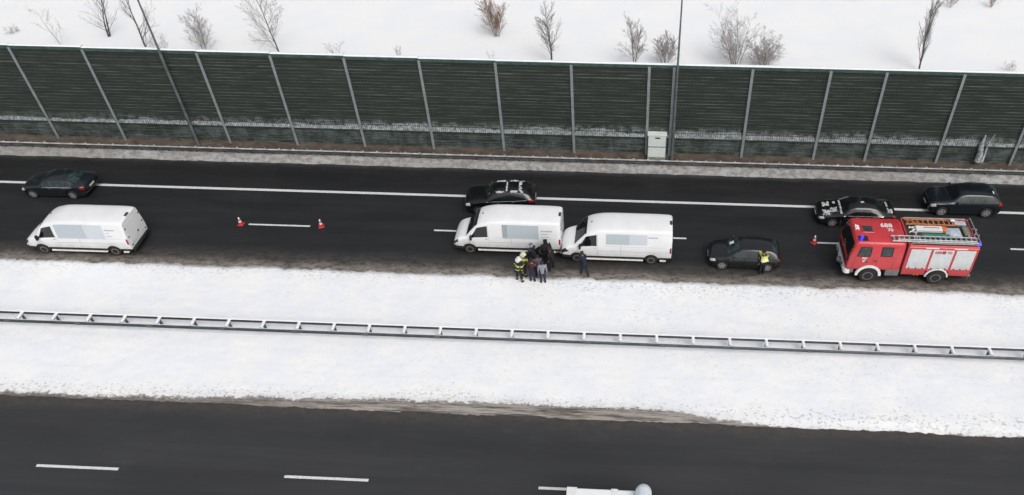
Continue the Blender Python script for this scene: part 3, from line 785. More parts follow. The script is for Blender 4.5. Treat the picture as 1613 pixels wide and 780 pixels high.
# --- saloon, far left
SAL = [ # x, zs, ws, zb, wb, zr, wr, zc
 (0, .36, .50, .56, .56, .62, .46, .65), (.07, .30, .70, .62, .76, .70, .64, .74), (.3, .24, .84, .70, .87, .79, .74, .83), (.9, .22, .89, .82, .92, .89, .78, .93),
 (1.45, .22, .90, .88, .92, .95, .76, 1.0), (1.95, .22, .90, .91, .92, 1.28, .63, 1.34), (2.35, .22, .90, .92, .92, 1.38, .60, 1.44), (3.0, .22, .90, .93, .92, 1.39, .60, 1.46), (3.5, .22, .90, .94, .92, 1.33, .60, 1.41),
 (4.2, .23, .89, .95, .91, 1.05, .68, 1.12), (4.6, .28, .84, .94, .87, 1.02, .70, 1.05), (4.78, .34, .76, .90, .80, .98, .66, 1.0), (4.86, .40, .66, .84, .74, .90, .60, .92)]
SALWIN = [(1.62, 2.62, .30, 0, 2.80), (2.67, 3.60, 0, -.05, 2.80), (3.63, 3.98, -.05, -.20, 2.72)]
root, sh, _ = car('saloon_car', (-41.05, 2.86, 0), 0, 'dark slate liftback car moving on the white edge line above the lone left van', None, 'paint_slate',
    squash(SAL, .915), (.79, 3.50), .33, .92, squw(SALWIN, .915), (1.38, 1.95, .0, -.06), (3.25, 3.86, .06, 0), glass='glass_green')
# --- dark estate in the right far corner
SUV = [
 (0, .45, .55, .74, .62, .82, .50, .86), (.07, .38, .76, .80, .82, .92, .70, .96), (.3, .30, .88, .90, .91, 1.0, .80, 1.04), (.9, .28, .93, 1.0, .95, 1.07, .82, 1.12),
 (1.35, .28, .94, 1.05, .95, 1.13, .82, 1.18), (1.95, .28, .94, 1.08, .95, 1.50, .68, 1.58), (2.35, .28, .94, 1.09, .95, 1.58, .66, 1.66), (3.2, .28, .94, 1.10, .95, 1.60, .67, 1.68), (3.95, .28, .94, 1.13, .94, 1.55, .66, 1.63),
 (4.35, .32, .91, 1.15, .92, 1.40, .66, 1.48), (4.62, .38, .87, 1.10, .89, 1.14, .74, 1.18), (4.72, .44, .80, .98, .84, 1.02, .74, 1.05)]
SUVWIN = [(1.55, 2.50, .30, 0, 2.80), (2.55, 3.40, 0, 0, 2.80), (3.45, 4.15, 0, -.18, 2.78)]
EST = [(k[0] * .965, k[1] * .95, k[2], k[3] * .99, k[4], k[5] * 1.0, k[6], k[7] * 1.0) for k in SUV]
root, sh, _ = car('off_road_car', (18.63, 3.93, 0), R(0), 'dark navy off-road estate car passing behind the tail of the fire engine', None, 'paint_navy',
    EST, (.84, 3.67), .38, .95, squw(SUVWIN, .965), (1.34, 2.0, 0, -.06), (3.86, 4.28, .04, 0), trim='paint_navy', roofrails=(2.1, 3.8, 'black_plastic'), glass='glass_green')
def sb(root, sh):
    g = MB(); p = sh.S(3.92, 3.6, .02); g.box(3.86, 3.94, -.5, -.25, p[2], p[2] + .03, .01); g.build('snow_patch', 'snow', root)
sb(root, sh)
# --- black crossover behind the middle van
def snow_cross(root, sh):
    for s in (-1, 1):
        snowpatch(sh, root, 2.0, 2.72, 3.0, 3.26, s, 31 + s, .05); snowpatch(sh, root, 2.82, 3.45, 3.0, 3.26, s, 35 + s, .05)
        snowpatch(sh, root, 3.6, 3.85, 3.02, 3.2, s, 38 + s, .04)
        snowpatch(sh, root, 2.68, 2.80, 3.1, 4.0, s, 41 + s, .03, 5, 8); snowpatch(sh, root, 3.50, 3.72, 3.1, 4.0, s, 44 + s, .03, 5, 8)
    snowpatch(sh, root, 1.58, 1.68, 3.3, 3.5, -1, 49, .03)
CRO = [(k[0] * .96, *k[1:]) for k in SUV]
root, sh, _ = car('crossover_car', (-11.30, 2.50, 0), R(4), 'black crossover car with snow on its roof rails, half hidden behind the middle van', None, 'paint_black',
    CRO, (.9, 3.55), .35, .95, [(a * .96, b * .96, c, d, e) for a, b, c, d, e in SUVWIN], (1.34, 1.98, 0, -.06), (3.82, 4.25, .04, 0), snow=snow_cross, tail=(4.14, 4.46, 1.6, 2.3), trim='chrome')
# --- black saloon with snow patches and painted bonnet reflections, behind the fire engine's cab
def snow_sheen_sal(root, sh):
    snowpatch(sh, root, 1.36, 1.50, 3.0, 4.0, -1, 61, .035, 6, 10); snowpatch(sh, root, 1.36, 1.50, 3.1, 4.0, 1, 62, .035, 6, 10)
    snowpatch(sh, root, .30, .85, 2.9, 3.7, -1, 63, .03); snowpatch(sh, root, .35, .80, 3.2, 3.9, 1, 66, .02); snowpatch(sh, root, .75, 1.25, 3.3, 3.95, -1, 64, .02)  # bonnet sheets: snow, plus pale reflection streaks painted in as snow
    snowpatch(sh, root, 1.0, 1.2, 3.2, 3.6, 1, 65, .02); snowpatch(sh, root, 4.30, 4.46, 3.0, 4.0, -1, 67, .035, 6, 10); snowpatch(sh, root, 4.28, 4.42, 3.2, 4.0, 1, 68, .03, 6, 10)
    snowpatch(sh, root, 4.46, 4.66, 3.05, 3.7, -1, 69, .03); snowpatch(sh, root, 2.62, 2.86, 3.72, 3.98, -1, 70, .04)
    g = MB().grid(sh.patch(1.5, 2.0, 2.86, 3.1, .01, 1, 5, 2)); g.build('snow_patch', 'snow_grey', root)
root, sh, _ = car('saloon_car', (11.35, 2.50, 0), R(-.5), 'black saloon car with white snow on bonnet and boot and pale painted reflections on the bonnet, behind the red cab', None, 'paint_black',
    SAL, (.93, 3.77), .33, .92, SALWIN, (1.50, 2.12, .0, -.06), (3.55, 4.22, .06, 0), snow=snow_sheen_sal)
# --- graphite hatchback parked before the fire engine
HAT = [
 (0, .36, .52, .60, .58, .66, .46, .70), (.07, .30, .72, .66, .78, .76, .66, .80), (.3, .24, .84, .76, .88, .85, .76, .90), (.9, .22, .89, .87, .92, .94, .79, .99),
 (1.12, .22, .90, .91, .92, .99, .78, 1.04), (1.65, .22, .90, .95, .92, 1.28, .68, 1.33), (2.05, .22, .90, .96, .92, 1.42, .64, 1.48), (2.9, .22, .90, .97, .92, 1.46, .64, 1.52), (3.8, .23, .90, .99, .91, 1.40, .63, 1.46),
 (4.22, .28, .88, 1.0, .89, 1.24, .66, 1.31), (4.40, .34, .84, .97, .86, 1.03, .72, 1.07), (4.50, .42, .76, .86, .80, .90, .70, .92)]
root, sh, _ = car('hatchback_car', (4.28, -1.80, 0), R(-1.8), 'dark graphite hatchback parked between the rear van and the fire engine', None, 'paint_graphite',
    squash(HAT, .94), (.80, 3.47), .34, .92, squw([(1.36, 2.42, .30, 0, 2.82), (2.47, 3.36, 0, 0, 2.82), (3.41, 3.95, 0, -.15, 2.78)], .94), (1.11, 1.80, 0, -.06), (3.68, 4.04, .04, 0), tail=(4.07, 4.19, 1.6, 2.2), wind='glass_green', trim=None, glass='glass_green')
g = MB().grid(sh.patch(1.22, 1.46, 3.5, 3.85, .016, 1, 3, 3)); g.build('paper_sheet', 'white_box', root)

# --- white delivery vans
VAN = [
 (0, .40, .66, .60, .76, .70, .60, .76), (.06, .38, .84, .74, .91, .88, .76, .94), (.2, .38, .94, .92, .98, 1.04, .84, 1.10), (.45, .38, .97, 1.08, 1.0, 1.20, .87, 1.26),
 (.80, .38, .98, 1.22, 1.01, 1.31, .88, 1.38), (1.15, .38, .99, 1.26, 1.02, 1.72, .86, 1.79), (1.55, .38, .99, 1.28, 1.02, 2.16, .86, 2.24), (1.90, .38, .99, 1.30, 1.02, 2.31, .89, 2.41), (2.6, .38, .99, 1.30, 1.02, 2.47, .88, 2.53),
 (3.4, .38, .99, 1.30, 1.02, 2.50, .88, 2.56), (5.6, .38, .99, 1.30, 1.02, 2.50, .88, 2.56), (6.6, .38, .99, 1.30, 1.01, 2.48, .87, 2.54), (6.78, .38, .98, 1.30, 1.00, 2.44, .85, 2.50), (6.84, .40, .96, 1.30, .98, 2.40, .83, 2.45)]
def van(loc, rz, label, L=6.84):
    root = empty('delivery_van', loc, rz, label, 'van', 'white delivery vans on the upper road')
    kx = L / 6.84; wh = (1.0, 1.0 + 4.46)
    sh = Shell([(k[0] if k[0] < 3.4 else 3.4 + (k[0] - 3.4) * (L - 3.4) / 3.44, .56, *k[2:]) for k in VAN], wh, .35, arch=1.26, rnd=.11, bow=.015)
    sh.body('body', 'van_white', root)
    MB().box(.3, L - .25, -.88, .88, .24, .75, .03).build('underbody', 'black_plastic', root)
    # black sill strip following the body between the wheels
    for s in (-1, 1):
        for a, b in ((1.46, 5.02), (5.90, L - .08), (.10, .56)): MB().box(a, b, s * .965 - .03, s * .965 + .035, .42, .585, .01).build('sill_strip', 'black_plastic', root)
    for s in (-1, 1):
        MB().box(1.5, 4.98, s * .95 - .07, s * .95 + .07, .27, .37, .02).build('side_step', 'white_paint', root)
        MB().box(5.98, L - .3, s * .95 - .07, s * .95 + .07, .27, .37, .02).build('side_step', 'white_paint', root)
    for w in wh:
        for s in (-1, 1): wheel(root, w, s * .87, .35, s, .23, 'rim_steel', 0, .60)
    for w in wh: MB().box(w - .43, w + .43, -.84, .84, .3, .86).build('wheel_well', 'black_plastic', root)
    MB().grid(sh.across(.86, 1.60, 3.02, .006, 10, 0, .0)).build('windscreen', 'glass_dark', root, smooth=60)
    for s in (-1, 1):
        MB().grid(sh.patch(1.02, 2.20, 2.08, 2.80, .007, s, 10, 5, .52, 0)).build('side_window', 'glass_dark', root, smooth=60)
        MB().grid(sh.patch(2.02, 2.18, 1.80, 1.88, .02, s, 2, 1)).build('door_handle', 'black_plastic', root)
        MB().grid(sh.patch(.03, .36, 1.6, 2.6, .010, s, 6, 5, .0, -.02)).build('headlight', 'lamp_dark', root, smooth=60)
        MB().grid(sh.patch(L - .11, L - .004, 1.0, 2.06, .012, s, 4, 4)).build('tail_light', 'tail_red', root, smooth=60)
        g = MB(); p = sh.S(1.2, 2.1); g.box(1.14, 1.26, s * 1.19 - .10, s * 1.19 + .10, 1.28, 1.62, .03); g.tube([(1.22, s * .99, 1.34), (1.22, s * 1.12, 1.40)], .03)
        g.build('mirror', 'black_plastic', root, smooth=50)
        g = MB()
        for x in (1.02, 2.24, 3.55 if s > 0 else 2.24): g.grid(seam(sh, x, .3, 2.0, s, .012))
        g.grid(sh.patch(2.24, 2.255, 2.0, 2.84, .005, s, 1, 5)); g.grid(sh.patch(3.62, 3.635, .3, 2.84, .005, s, 1, 9)); g.grid(sh.patch(1.02, 1.035, .9, 2.0, .005, s, 1, 5))
        for zt in (1.12, ): g.grid(sh.patch(2.3, L - .2, zt, zt + .05, .007, s, 10, 1))
        g.build('door_seam', 'mid_grey', root)
        g = MB(); g.grid(sh.patch(2.6, L - .35, 2.06, 2.085, .008, s, 10, 1)); g.build('body_crease', 'pale_blue_grey', root)
    MB().box(-.02, .045, -.50, .50, .66, .78, .01).build('grille', 'black_plastic', root)
    MB().box(-.04, .03, -.70, .70, .36, .56, .03).build('front_bumper', 'van_white', root, smooth=50)
    # rear: doors, window-less, black high lamp, handle, plate, bumper
    d = empty('rear_doors', (0, 0, 0)); d.parent = root
    MB().box(L + .002, L + .02, -.86, -.008, .62, 2.20, .006).build('door_leaf', 'van_white', d)
    MB().box(L + .002, L + .02, .008, .86, .62, 2.20, .006).build('door_leaf', 'van_white', d)
    MB().box(L + .021, L + .05, .06, .20, 1.10, 1.20, .01).build('door_handle', 'black_plastic', d)
    MB().box(L + .021, L + .03, -.72, -.18, .80, .92).build('number_plate', 'plate', d)
    g = MB()
    for y in (-.8, .8):
        for z in (.8, 1.4, 2.0): g.box(L + .021, L + .05, y - .05, y + .05, z - .03, z + .03)
    g.build('hinge', 'black_plastic', d)
    MB().box(L - .02, L + .10, -.95, .95, .34, .60, .04).build('rear_bumper', 'black_plastic', root, smooth=50)
    MB().box(L - .16, L - .01, -.17, .17, 2.48, 2.565, .02).build('brake_lamp', 'lamp_dark', root, smooth=50)
    g = MB(); p = sh.S(1.85, 4.0); g.tube([(1.85, 0, p[2]), (1.9, 0, p[2] + .09)], [.05, .02], 8); g.build('aerial', 'galv_dark', root)
    return root, sh
def lettering(sh, root, x, t, rows_, w, seed):
    rn = random.Random(seed); g = MB()
    for i in range(rows_):
        xx = x; tt = t - i * .17; ww = w * (1 if i == 0 else rn.uniform(.35, .7))
        while xx < x + ww:
            l = rn.uniform(.03, .07); g.grid(sh.patch(xx, xx + l, tt, tt + (.07 if i == 0 else .04), .008, -1, 1, 1)); xx += l + .025
    g.build('lettering', 'decal_t', root)
VX, VY = -37.35, -2.37
r, sh = van((VX, VY, 0), R(.4), 'white delivery van alone at far left, ahead of the cones', 6.62)
MB().grid(sh.patch(2.40, 4.20, 2.03, 2.86, .007, -1, 14, 8)).build('redaction_block', 'redaction_blue', r, smooth=60)  # redaction blocks over the logo, built as flat panels; no van part
MB().grid(sh.patch(4.21, 5.35, 2.03, 2.86, .007, -1, 10, 8)).build('redaction_block', 'pale_blue_grey', r, smooth=60)
lettering(sh, r, 5.46, 2.55, 3, .55, 1)
r, sh = van((-11.27, -1.05, 0), R(0), 'front one of the two crashed white vans, its tail against the other van', 6.60)
MB().grid(sh.patch(3.10, 3.42, 2.03, 2.84, .007, -1, 5, 6)).build('redaction_block', 'mid_grey', r, smooth=60)  # redaction blocks again, hiding this van's logo
MB().grid(sh.patch(3.43, 5.30, 2.03, 2.84, .007, -1, 14, 6)).build('redaction_block', 'redaction_blue', r, smooth=60)
lettering(sh, r, 5.42, 2.5, 3, .7, 2)
g = MB(); g.box(6.25, 6.58, -1.02, -.86, .30, .44, .02); g.build('bumper_scrap', 'canvas', r)
g = MB(); g.tube([(6.1, -.98, .62), (6.25, -1.03, .45), (6.4, -.99, .30)], .02, 5); g.build('loose_strip', 'galv', r)
r, sh = van((-4.66, -1.52, 0), R(0), 'rear one of the two crashed white vans, its dented nose against the other van', 6.66)
MB().grid(sh.patch(2.75, 4.15, 2.20, 2.80, .007, -1, 10, 6)).build('redaction_block', 'redaction_blue', r, smooth=60)  # two flat redaction blocks standing where the logo is hidden
MB().grid(sh.patch(4.16, 5.20, 2.20, 2.80, .007, -1, 10, 6)).build('redaction_block', 'pale_blue_grey', r, smooth=60)
lettering(sh, r, 5.25, 2.62, 1, .5, 3)
MB().grid(sh.patch(.05, .52, 1.2, 2.3, .014, -1, 6, 5, .05, -.2)).build('broken_headlight', 'black_plastic', r, smooth=60)
g = MB(); g.box(.0, .3, -.80, -.5, .62, .80, .02); g.box(-.03, .05, -.9, -.3, .80, .86, .01); g.build('torn_grille', 'black_plastic', r)
# debris
g = MB(); rn = random.Random(5)
for i in range(14):
    x, y = -4.8 + rn.uniform(-.8, 1.0), -2.6 + rn.uniform(-.5, .5); s = rn.uniform(.02, .06)
    g.box(x - s, x + s, y - s * .7, y + s * .7, .002, s * .6, s * .1)
tag(g.build('crash_debris', 'black_plastic'), 'broken plastic bits on the road between the two crashed vans', 'debris', kind='stuff')

# ------------------------------------------------------------------ fire engine
FE = empty('fire_engine', (11.78, -2.05, 0), 0, 'red and white fire engine with ladders on its roof', 'fire engine')
W = 1.25
def slab(pts, y0, y1, c=.0): return MB().prism(pts, y0, y1)
# cab: loft-like box with slanted front and rounded edges
def rbox_loft(stations, parent, name, matl, nround=3):
    """stations: (x_top, x_bot...) cross sections along z : (z, x0, x1, w, r) rounded rectangle plan"""
    rows = []
    for z, x0, x1, w, r_ in stations:
        ring = []
        for cx_, cy_, a0 in ((x1 - r_, w - r_, 0), (x0 + r_, w - r_, 90), (x0 + r_, -w + r_, 180), (x1 - r_, -w + r_, 270)):
            for k in range(nround + 1):
                a = R(a0 + 90 * k / nround); ring.append((cx_ + r_ * math.cos(a), cy_ + r_ * math.sin(a), z))
        ring.append(ring[0]); rows.append(ring)
    g = MB(); g.grid(rows); n = len(rows[0])
    g.f.append(tuple(range(n - 1))); g.f.append(tuple(range(len(g.v) - n, len(g.v) - 1)))
    return g.build(name, matl, parent, smooth=40)
cab = rbox_loft([(.95, .10, 3.52, 1.23, .12), (1.10, .06, 3.52, 1.25, .16), (1.75, .08, 3.52, 1.25, .18), (1.95, .12, 3.52, 1.24, .18), (2.70, .40, 3.52, 1.18, .18), (2.86, .50, 3.52, 1.13, .22), (2.93, .62, 3.50, 1.02, .25)], FE, 'cab', 'truck_red')
# lower cab skirt pieces around the wheel
MB().box(.22, .80, -1.22, 1.22, .62, .96, .03).build('step_panel', 'grey_panel', FE); MB().box(2.70, 3.50, -1.235, 1.235, .48, 1.0, .03).build('step_panel', 'grey_panel', FE)
g = MB(); g.box(.8, 6.9, -.55, .55, .45, .95); g.box(1.2, 2.3, -1.12, 1.12, .95, 1.1); g.build('chassis', 'black_plastic', FE)
# windscreen (glass follows slanted front), black surround
def cabfront(z):  # x of front surface
    return float(np.interp(z, [1.75, 1.95, 2.70, 2.86], [.08, .12, .40, .50]))
def cabw(z): return float(np.interp(z, [1.75, 1.95, 2.70, 2.86], [1.25, 1.24, 1.18, 1.13]))
rows = []
for z in np.linspace(1.80, 2.72, 6):
    z = float(z); w = cabw(z) - .02; x = cabfront(z) - .012; r_ = .18
    ring = [(x + r_ * .75 + .16, -w - .012, z), (x + r_ * .28, -w + r_ * .35 - .012, z), (x, -w + r_, z), (x, 0, z), (x, w - r_, z), (x + r_ * .28, w - r_ * .35 + .012, z), (x + r_ * .75 + .16, w + .012, z)]
    rows.append(ring)
MB().grid(rows).build('windscreen', 'glass_dark', FE)
g = MB(); g.tube([(.30, -.85, 1.92), (.17, -.2, 2.1), ], .012, 5); g.tube([(.12, .6, 1.9), (.25, .1, 2.35)], .012, 5); g.build('wiper', 'black_plastic', FE)
g = MB(); g.box(.12, .20, -.98, -.80, 1.78, 1.98, .03); g.box(.12, .2, .10, .24, 1.86, 2.02, .02); g.build('windscreen_sticker', 'white_paint', FE)
def swin(x0, x1, z0, z1, sl, name='side_window', parent=FE, matl='glass_green', off=.012, side=-1):
    rows = []
    for z in np.linspace(z0, z1, 3):
        z = float(z); w = cabw(z) + off; a = (z - z0) / (z1 - z0)
        rows.append([(x0 + sl * a, side * w, z), (x1, side * w, z)])
    return MB().grid(rows).build(name, matl, parent)
for s in (-1, 1):
    swin(.72, 1.62, 1.93, 2.62, .22, 'window_surround', matl='black_plastic', off=.006, side=s); swin(.80, 1.56, 1.98, 2.57, .22, side=s)
    swin(2.16, 2.84, 1.98, 2.66, 0, 'window_surround', matl='black_plastic', off=.006, side=s); swin(2.22, 2.78, 2.04, 2.60, 0, side=s)
g = MB()
for s in (-1, 1):
    for x in (.62, 1.80, 2.02, 3.0): g.box(x, x + .014, s * 1.252 - .003, s * 1.252 + .003, 1.06, 1.9)
    g.box(1.86, 2.0, s * 1.26 - .012, s * 1.26 + .012, 1.60, 1.65); g.box(1.3, 1.5, s * 1.26 - .012, s * 1.26 + .012, 1.52, 1.58)
g.build('door_seam', 'black_plastic', FE)
# grille, bumper, headlights
rows = [[(.045, -1.12, z), (.045, 1.12, z)] for z in (1.1, 1.45)]
MB().box(.03, .10, -.95, .95, 1.12, 1.42, .01).build('grille', 'black_plastic', FE)
b = rbox_loft([(.52, .04, .62, 1.16, .22), (.57, -.04, .64, 1.24, .24), (.84, -.04, .64, 1.24, .24), (.90, .02, .62, 1.20, .22)], FE, 'front_bumper', 'white_paint')
for s in (-1, 1):
    g = MB(); g.lathe((-.062, s * .92, .76), 'x', [(.14, .03), (.14, -.015), (.10, -.03)], 16); g.build('headlight', 'lamp_glass', FE, smooth=40)
    g = MB(); g.box(-.075, -.05, s * .55 - .10, s * .55 + .10, .66, .82, .01); g.build('fog_lamp', 'lamp_dark', FE)
MB().lathe((-.08, -.25, .80), 'x', [(.02, -.34), (.16, -.30), (.17, -.05), (.12, .03)], 14).build('winch', 'grey_panel', FE, smooth=40)
MB().box(-.10, -.062, -.3, .3, .56, .66).build('number_plate', 'plate', FE)
for s in (-1, 1):
    g = MB(); g.tube([(.45, s * 1.15, 2.62), (.05, s * 1.42, 2.66), (-.05, s * 1.44, 2.3)], .02, 6); g.box(-.10, .0, s * 1.44 - .11, s * 1.44 + .11, 1.82, 2.38, .03)
    g.build('mirror', 'black_plastic', FE, smooth=50)
    MB().box(-.085, -.06, s * .62 - .10, s * .62 + .1, .86, .92).build('grille_beacon', 'blue_lens', FE)
# arches
def arch(cx_, zc_, r0, r1, s, matl, a0=0, a1=180, wd=.05):
    g = MB(); n = 20; vs = []; fs = []
    for k in range(n + 1):
        a = R(a0 + (a1 - a0) * k / n)
        for r_ in (r0, r1):
            for y in (s * 1.20, s * (1.25 + wd)): vs.append((cx_ + r_ * math.cos(a), y, max(.5, zc_ + r_ * math.sin(a))))
    for k in range(n):
        o = k * 4; fs += [(o, o + 2, o + 6, o + 4), (o + 1, o + 5, o + 7, o + 3), (o, o + 4, o + 5, o + 1), (o + 2, o + 3, o + 7, o + 6)]
    fs += [(0, 1, 3, 2), (n * 4, n * 4 + 2, n * 4 + 3, n * 4 + 1)]
    return g.add(vs, fs).build('wheel_arch', matl, FE, smooth=40)
def disc(cx_, zc_, r_, s, y):
    g = MB(); n = 28; vs = [(cx_ + r_ * math.cos(2 * math.pi * k / n), y, zc_ + r_ * math.sin(2 * math.pi * k / n)) for k in range(n)]
    return g.add(vs, [tuple(range(n))])
for s in (-1, 1):
    arch(1.73, .52, .60, .76, s, 'white_paint', -5, 185); arch(5.66, .52, .60, .68, s, 'white_paint', 5, 175)
    for xc, yc in ((1.73, 1.256), (5.66, 1.268)):
        q = disc(xc, .55, .61, s, s * yc); q.v = [(x, y, max(z, .5)) for x, y, z in q.v]; q.build('wheel_well', 'black_plastic', FE)
    for x in (1.73, 5.66):
        w = wheel(FE, x, s * (1.17 if x < 3 else 1.16), .50, s, .32, 'grey_panel', 0, .58)
# body
body = MB(); body.box(3.60, 7.58, -1.24, 1.24, .95, 2.80, .04); body.build('body', 'truck_red', FE)
MB().box(3.62, 4.98, -1.22, 1.22, .62, .99, .02).build('skirt', 'truck_red', FE); MB().box(6.32, 7.54, -1.22, 1.22, .62, .99, .02).build('skirt', 'truck_red', FE)
g = MB(); g.box(3.515, 3.605, -1.1, 1.1, .9, 2.7); g.build('gap_bellows', 'black_plastic', FE)
for s in (-1, 1):
    for a, b_ in ((3.78, 4.90), (5.04, 6.20), (6.34, 7.42)):
        f = MB().box(a - .03, b_ + .03, s * 1.245 - .006, s * 1.245 + .006, 1.13, 2.66).build('shutter_frame', 'truck_red', FE)
        g = MB(); z = 1.17
        while z < 2.60:
            g.box(a, b_, s * 1.252 + (-.0 if s > 0 else -.012), s * 1.252 + (.012 if s > 0 else 0), z, z + .05); z += .056
        g.box(a, b_, s * 1.252 - .006, s * 1.252 + .006, 1.16, 2.63)
        sh_ = g.build('shutter', 'shutter', f)
        g = MB()
        for q in (.16, .5, .84): x = a + (b_ - a) * q; g.box(x - .035, x + .035, s * 1.27 - .012, s * 1.27 + .012, 1.16, 1.24)
        g.build('latch', 'black_plastic', sh_)
    g = MB()
    for a in (4.55, 6.15): g.box(a, a + .75, s * 1.25 - .012, s * 1.25 + .012, 2.70, 2.77, .008)
    g.build('scene_light', 'white_paint', FE)
    g = MB()
    for a in (3.9, 5.6, 7.3): g.box(a, a + .09, s * 1.25 - .014, s * 1.25 + .014, 2.70, 2.75)
    g.build('marker_lamp', 'orange', FE)
g = MB()
for i, x in enumerate((4.35, 4.55)): g.box(x, x + .1, -1.24, -1.2, .60, .66)
g.build('marker_lamp', 'orange', FE)
MB().box(7.585, 7.61, -.95, .95, 1.05, 2.55, .01).build('rear_shutter', 'shutter', FE)
for s in (-1, 1): MB().box(7.585, 7.62, s * 1.1 - .08, s * 1.1 + .08, .98, 1.35, .01).build('tail_light', 'tail_red', FE)
MB().box(7.5, 7.66, -1.2, 1.2, .55, .72, .03).build('rear_bumper', 'grey_panel', FE)
g = MB(); g.tube([(7.62, -.9, .7), (7.66, -.95, .35), (7.68, -.95, .12)], .012, 5); g.build('mud_flap', 'galv', FE)
# roof deck, parapet, cargo (parts fixed to the engine; loose gear modelled as things below)
MB().box(3.68, 7.50, -1.12, 1.12, 2.805, 2.82).build('roof_deck', 'deck', FE)
g = MB()
for s in (-1, 1): g.box(3.64, 7.54, s * 1.19 - .035, s * 1.19 + .035, 2.802, 2.92, .01)
g.box(3.60, 3.68, -1.15, 1.15, 2.802, 2.90, .01); g.build('parapet', 'truck_red', FE)
g = MB()
g.tube([(7.45, -1.1, 2.9), (7.55, -1.1, 3.12), (7.55, 1.1, 3.12), (7.45, 1.1, 2.9)], .025, 6); g.tube([(7.75, -.35, .8), (7.68, -.35, 3.1), (7.4, -.35, 3.12)], .022, 6); g.tube([(7.75, .15, .8), (7.68, .15, 3.1), (7.4, .15, 3.12)], .022, 6)
for k in range(8): g.tube([(7.74 - k * .008, -.35, .95 + k * .28), (7.74 - k * .008, .15, .95 + k * .28)], .014, 5)
g.build('rear_ladder', 'alu', FE, smooth=50)
g = MB()
for s in (-1,): g.tube([(3.7, s * 1.14, 2.95), (3.8, s * 1.14, 3.02), (7.3, s * 1.14, 3.02), (7.45, s * 1.14, 2.95)], .022, 6)
g.tube([(3.72, 1.14, 2.95), (3.8, 1.14, 3.0), (7.3, 1.14, 3.0)], .022, 6)
for x in (4.1, 7.1): g.box(x - .035, x + .035, -1.14, -.28, 3.0, 3.04)
g.build('roof_rail', 'alu', FE, smooth=50)
# blue lights, roof hatch, horns
g = MB(); g.box(.70, 1.34, -1.0, -.58, 2.925, 2.95); g.build('light_base', 'black_plastic', FE)
g = MB()
for yy in (-.92, -.74): g.lathe((.90 + (yy + .92) * .6, yy, 2.94), 'z', [(.11, 0), (.10, .09), (.05, .13)], 14)
g.build('blue_beacon', 'blue_light', FE, smooth=50)
MB().box(7.40, 7.62, -1.15, -.93, 2.93, 3.05, .03).build('blue_beacon', 'blue_light', FE)
h = MB().box(1.12, 1.82, -.30, .36, 2.925, 2.985, .02).build('roof_hatch', 'truck_red', FE)
MB().box(1.18, 1.74, -.22, .28, 2.986, 2.995).build('hatch_window', 'glass_green', h)
g = MB(); g.tube([(.62, .0, 2.99), (.98, .04, 3.0)], [.10, .03], 8); g.tube([(.66, .26, 2.99), (.98, .20, 3.0)], [.09, .03], 8); g.box(.84, .98, -.06, .32, 2.93, 2.99, .01)
g.build('horn', 'white_box', FE, smooth=50)
# lettering: roof number, door emblem, shutter number
text_mesh('roof_number', '688', .46, 'white_paint', FE, (2.62, .42, 2.936), (0, 0, R(0)))
text_mesh('roof_number', '70', .34, 'white_paint', FE, (2.78, .02, 2.936), (0, 0, R(0)))
text_mesh('side_number', '688\u25a0 70', .26, 'marking_red', FE, (5.62, -1.268, 2.44), (R(90), 0, 0))
text_mesh('door_lettering', 'PSP', .20, 'white_paint', FE, (1.30, -1.256, 1.80), (R(90), 0, 0))
g = MB(); g.lathe((1.30, -1.256, 1.60), 'y', [(.085, 0), (.085, -.006)], 14); g.build('door_emblem', 'white_paint', FE)

# the flat-nosed cab has only a short overhang ahead of the wheels
def shorten(o):
    for c in o.children:
        if c.type == 'MESH' and c.location.length < 1e-6:
            for v in c.data.vertices:
                if v.co.x < 1.0: v.co.x = 1.0 - (1.0 - v.co.x) * .68
            shorten(c)
shorten(FE)
# gear on the roof: loose things, each its own
def ladder(name, x0, x1, y0, y1, z, matl, label, rung=.30, r_=.028, dual=False):
    root = empty(name, (FE.location.x + x0, FE.location.y + (y0 + y1) / 2, z), 0, label, 'ladder', 'ladders on the fire engine')
    L_ = x1 - x0; hw = (y1 - y0) / 2
    for s in (-1, 1): MB().box(0, L_, s * hw - r_, s * hw + r_, 0, .08, .008).build('rail', matl, root)
    x = .15
    while x < L_ - .05:
        MB().box(x - .035, x + .035, -hw, hw, .02, .06).build('rung', matl, root, smooth=50); x += rung
    if dual:
        for s in (-1, 1): MB().box(.3, L_ - .1, s * hw * .74 - r_ * .8, s * hw * .74 + r_ * .8, .09, .15, .008).build('rail', matl, root)
    return root
ladder('ladder', 2.62, 7.45, -1.08, -.66, 3.045, 'alu', 'silver ladder along the near edge of the fire engine roof, reaching over the cab', .29, .028, True)
ladder('ladder', 3.75, 6.85, .58, 1.02, 2.93, 'wood', 'brown wooden ladder along the far edge of the fire engine roof', .30, .035)
bx = empty('equipment_box', (FE.location.x + 5.05, FE.location.y + .22, 2.825), 0, 'long white box with red lettering and an orange end on the fire engine roof', 'box')
MB().box(-.80, .72, -.20, .20, .0, .20, .02).build('box_body', 'white_box', bx)
MB().box(.722, .92, -.20, .20, .0, .20, .02).build('box_end', 'orange', bx)
g = MB(); rn = random.Random(9); xx = -.35
while xx < .5: l = rn.uniform(.05, .1); g.box(xx, xx + l, .0, .07, .201, .206); xx += l + .03
g.build('lettering', 'marking_red', bx)
g = MB()
for i in range(5):
    yy = -.18 - i * .07; g.tube([(4.5 + .1 * i, yy, 2.87), (5.2, yy + .03 * (i % 2), 2.89), (6.2 - .05 * i, yy, 2.87), (6.6, yy - .02, 2.87)], .035, 6)
o = g.build('fire_hose', 'tarp_green', smooth=50); o.location = FE.location; tag(o, 'green hoses lying lengthwise between the white box and the silver ladder', 'hose')
g = MB(); rows = []
